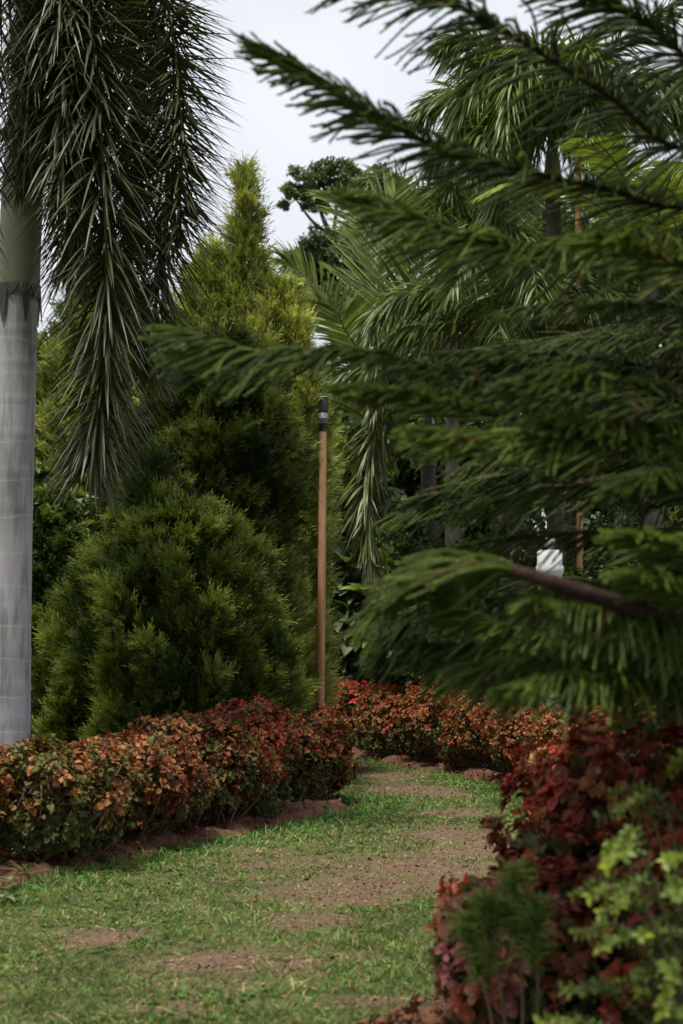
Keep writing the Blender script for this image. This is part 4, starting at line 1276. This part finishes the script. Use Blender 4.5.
# whorls all round the stem
proto = []
for i in range(3):
    proto.append(pine_branch(arch(tr(0), 0.0, R(14), 1.9, .35 + .12 * i), blen=.31, droop=.6, fresh=.25 + .1 * i, n=46))


def place(o, z, az, s):
    o.location = (0, 0, z)
    o.rotation_euler = (0, 0, az)
    o.scale = (s, s, s)


cnt = 0
for wi, z in enumerate(np.concatenate([np.arange(1.4, 2.7, .2), np.arange(2.7, 6.0, .29)])):
    for j in range(6):
        az = j * 60 + wi * 27 + rng.uniform(-10, 10)
        a = az % 360
        if z > 2.7 and 92 < a < 268:
            continue
        src = proto[(wi + j) % 3]
        if cnt < 3 and src is proto[cnt]:
            o = src
        else:
            o = src.copy(); COL.objects.link(o)
            for ch in src.children:
                c2 = ch.copy(); COL.objects.link(c2); c2.parent = o
        place(o, z, R(az), (1.0 - .10 * (z - 1.4)) * rng.uniform(.85, 1.1) * (.85 if 150 < a < 265 else 1))
        cnt += 1


# ------------------------------------------------------------------ yellow-green bush, bottom right
gb = np.array([1.18, 5.0, 0.0])
gold = thing("golden_bush", gb, "yellow-green small-leaved bush in front at the bottom right corner", "bush")
m = MB(); st = MB()
for s_ in range(150):
    fresh = rng.uniform(.25, 1.0)
    az = rng.uniform(0, 6.28); out = rng.uniform(.05, .50)
    top = gb + np.array([math.cos(az) * out, math.sin(az) * out * .8, rng.uniform(.3, 1.28) * (1 - .5 * out)])
    foot = gb + np.array([math.cos(az) * .08, math.sin(az) * .08, -.02])
    side = nrm(np.array([math.cos(az + .6), math.sin(az + .6), -.05]))
    tip = top + side * .14 + UP * rng.uniform(-.04, .05)
    c = spline([foot, foot * .4 + top * .6 + np.array([0, 0, .08]), top, tip], 24)
    st.tubes(c, np.linspace(.006, .0018, 24)[None], 5, (1, 1, 1))
    T = nrm(np.gradient(c, axis=0))
    for q in range(6, 24):
        t = T[q]; ref = nrm(np.cross(t, unit(1)[0])); bi = np.cross(t, ref)
        k = 3
        ph = np.arange(k) * 2.09 + q * 1.1
        rad = ref * np.cos(ph)[:, None] + bi * np.sin(ph)[:, None]
        D = nrm(t * .55 + rad * .85 + UP * .15)
        N = nrm(np.cross(np.cross(D, t), D) * 1 + UP * .8)
        f = np.clip((q - 8) / 15, 0, 1) ** 1.5 * fresh
        col = np.array([.06, .115, .026]) * (1 - f) + np.array([.24, .29, .025]) * f
        leaf_spray(m, LEAF_B, np.repeat(c[q][None], k, 0), D, N, rng.uniform(.024, .039, k), col * rng.uniform(.75, 1.25, (k, 1)))
m.build("foliage", M_GOLD, gold, base=gb)
st.build("stem", M_STEM, gold, smooth=True, base=gb)

# narrow-leaved plant beside it
nb = np.array([.56, 5.45, 0.0])
nar = thing("narrow_leaved_plant", nb, "dark green plant with tufts of needle-like leaves on thin pale stems", "plant")
m = MB(); st = MB()
for (dx, dy, z) in ((-.10, .05, .74), (-.01, .08, .82), (.05, .0, .72), (-.15, .10, .66)):
    tip = nb + np.array([dx, dy, z - .07])
    foot = nb + np.array([dx * .35, dy * .35, -.02])
    c = spline([foot, foot * .5 + tip * .5 + np.array([.02, 0, 0]), tip], 20)
    st.tubes(c, np.linspace(.0055, .003, 20)[None], 6, (1, 1, 1))
    n = 260
    u = rng.random(n) ** .6
    P = foot + (tip - foot) * (.66 + .36 * u)[:, None]
    az = rng.uniform(0, 6.28, n)
    D = np.stack([np.cos(az), np.sin(az), rng.uniform(.1, 1.6, n)], -1)
    m.strips(P, D, rng.uniform(.06, .12, n), .006, .25, unit(n), np.array([.10, .15, .03]) * rng.uniform(.5, 1.7, (n, 1)), segs=3)
m.build("foliage", M_GOLD, nar, base=nb)
st.build("stem", M_STEM, nar, smooth=True, base=nb)


# ------------------------------------------------------------------ weeds on the soil banks
def weed(p, label, n, L, W, col, up=.8, g=.5, stem=False):
    p = np.array([p[0], p[1], float(ground_z(np.array(p[0]), np.array(p[1]))) + .05])
    m = MB()
    az = rng.uniform(0, 6.28, n)
    D = np.stack([np.cos(az), np.sin(az), rng.uniform(.3, 1.6, n) * up], -1)
    B = p + np.stack([rng.normal(0, .03, n), rng.normal(0, .03, n), rng.uniform(-.04, .08 if stem else 0, n)], -1)
    m.strips(B, D, L * rng.uniform(.6, 1.2, n), W, g, nrm(UP + .3 * unit(n)), np.asarray(col) * rng.uniform(.7, 1.3, (n, 1)), segs=4, fold=.3)
    o = m.build("weed", M_GRASS, base=p)
    o.location = p
    return tag(o, label, "weed", "weeds on the soil banks")


def gpt(px, py):
    Y = CAM_Z / math.tan(math.atan((py - 512) / FPX) - PITCH)
    return ((px - 341.5) / FPX * Y, Y)


weed(gpt(12, 905), "pale broad-leaved weed in the bottom left corner of the soil bank", 26, .10, .03, (.16, .21, .10), stem=True)
weed(gpt(30, 885), "long-bladed grass tuft at the left end of the soil bank", 26, .28, .012, (.06, .11, .03))
weed(gpt(148, 842), "upright grass tuft under the rust-brown left shrub", 24, .22, .010, (.08, .15, .035), up=1.5)
weed(gpt(172, 836), "grass tuft beside the soil bank in front of the big dark cypress", 20, .20, .010, (.08, .15, .035), up=1.3)
weed(gpt(292, 818), "small pale leafy weed standing on the soil bank near its right end", 22, .11, .022, (.15, .20, .11), up=1.4, stem=True)
weed(gpt(270, 822), "thin grass tuft on the soil bank below the dark hedge gap", 16, .2, .010, (.10, .18, .05), up=1.6)
weed(gpt(325, 815), "dense grass tuft at the end of the left soil bank", 26, .17, .012, (.06, .12, .03), up=1.2)
weed(gpt(508, 787), "grass tuft at the foot of the far hedge near the dark red shrub", 22, .24, .012, (.10, .17, .05), up=1.3)
weed(gpt(100, 868), "dark low weed on the turf edge below the left hedge", 26, .12, .014, (.05, .10, .03))
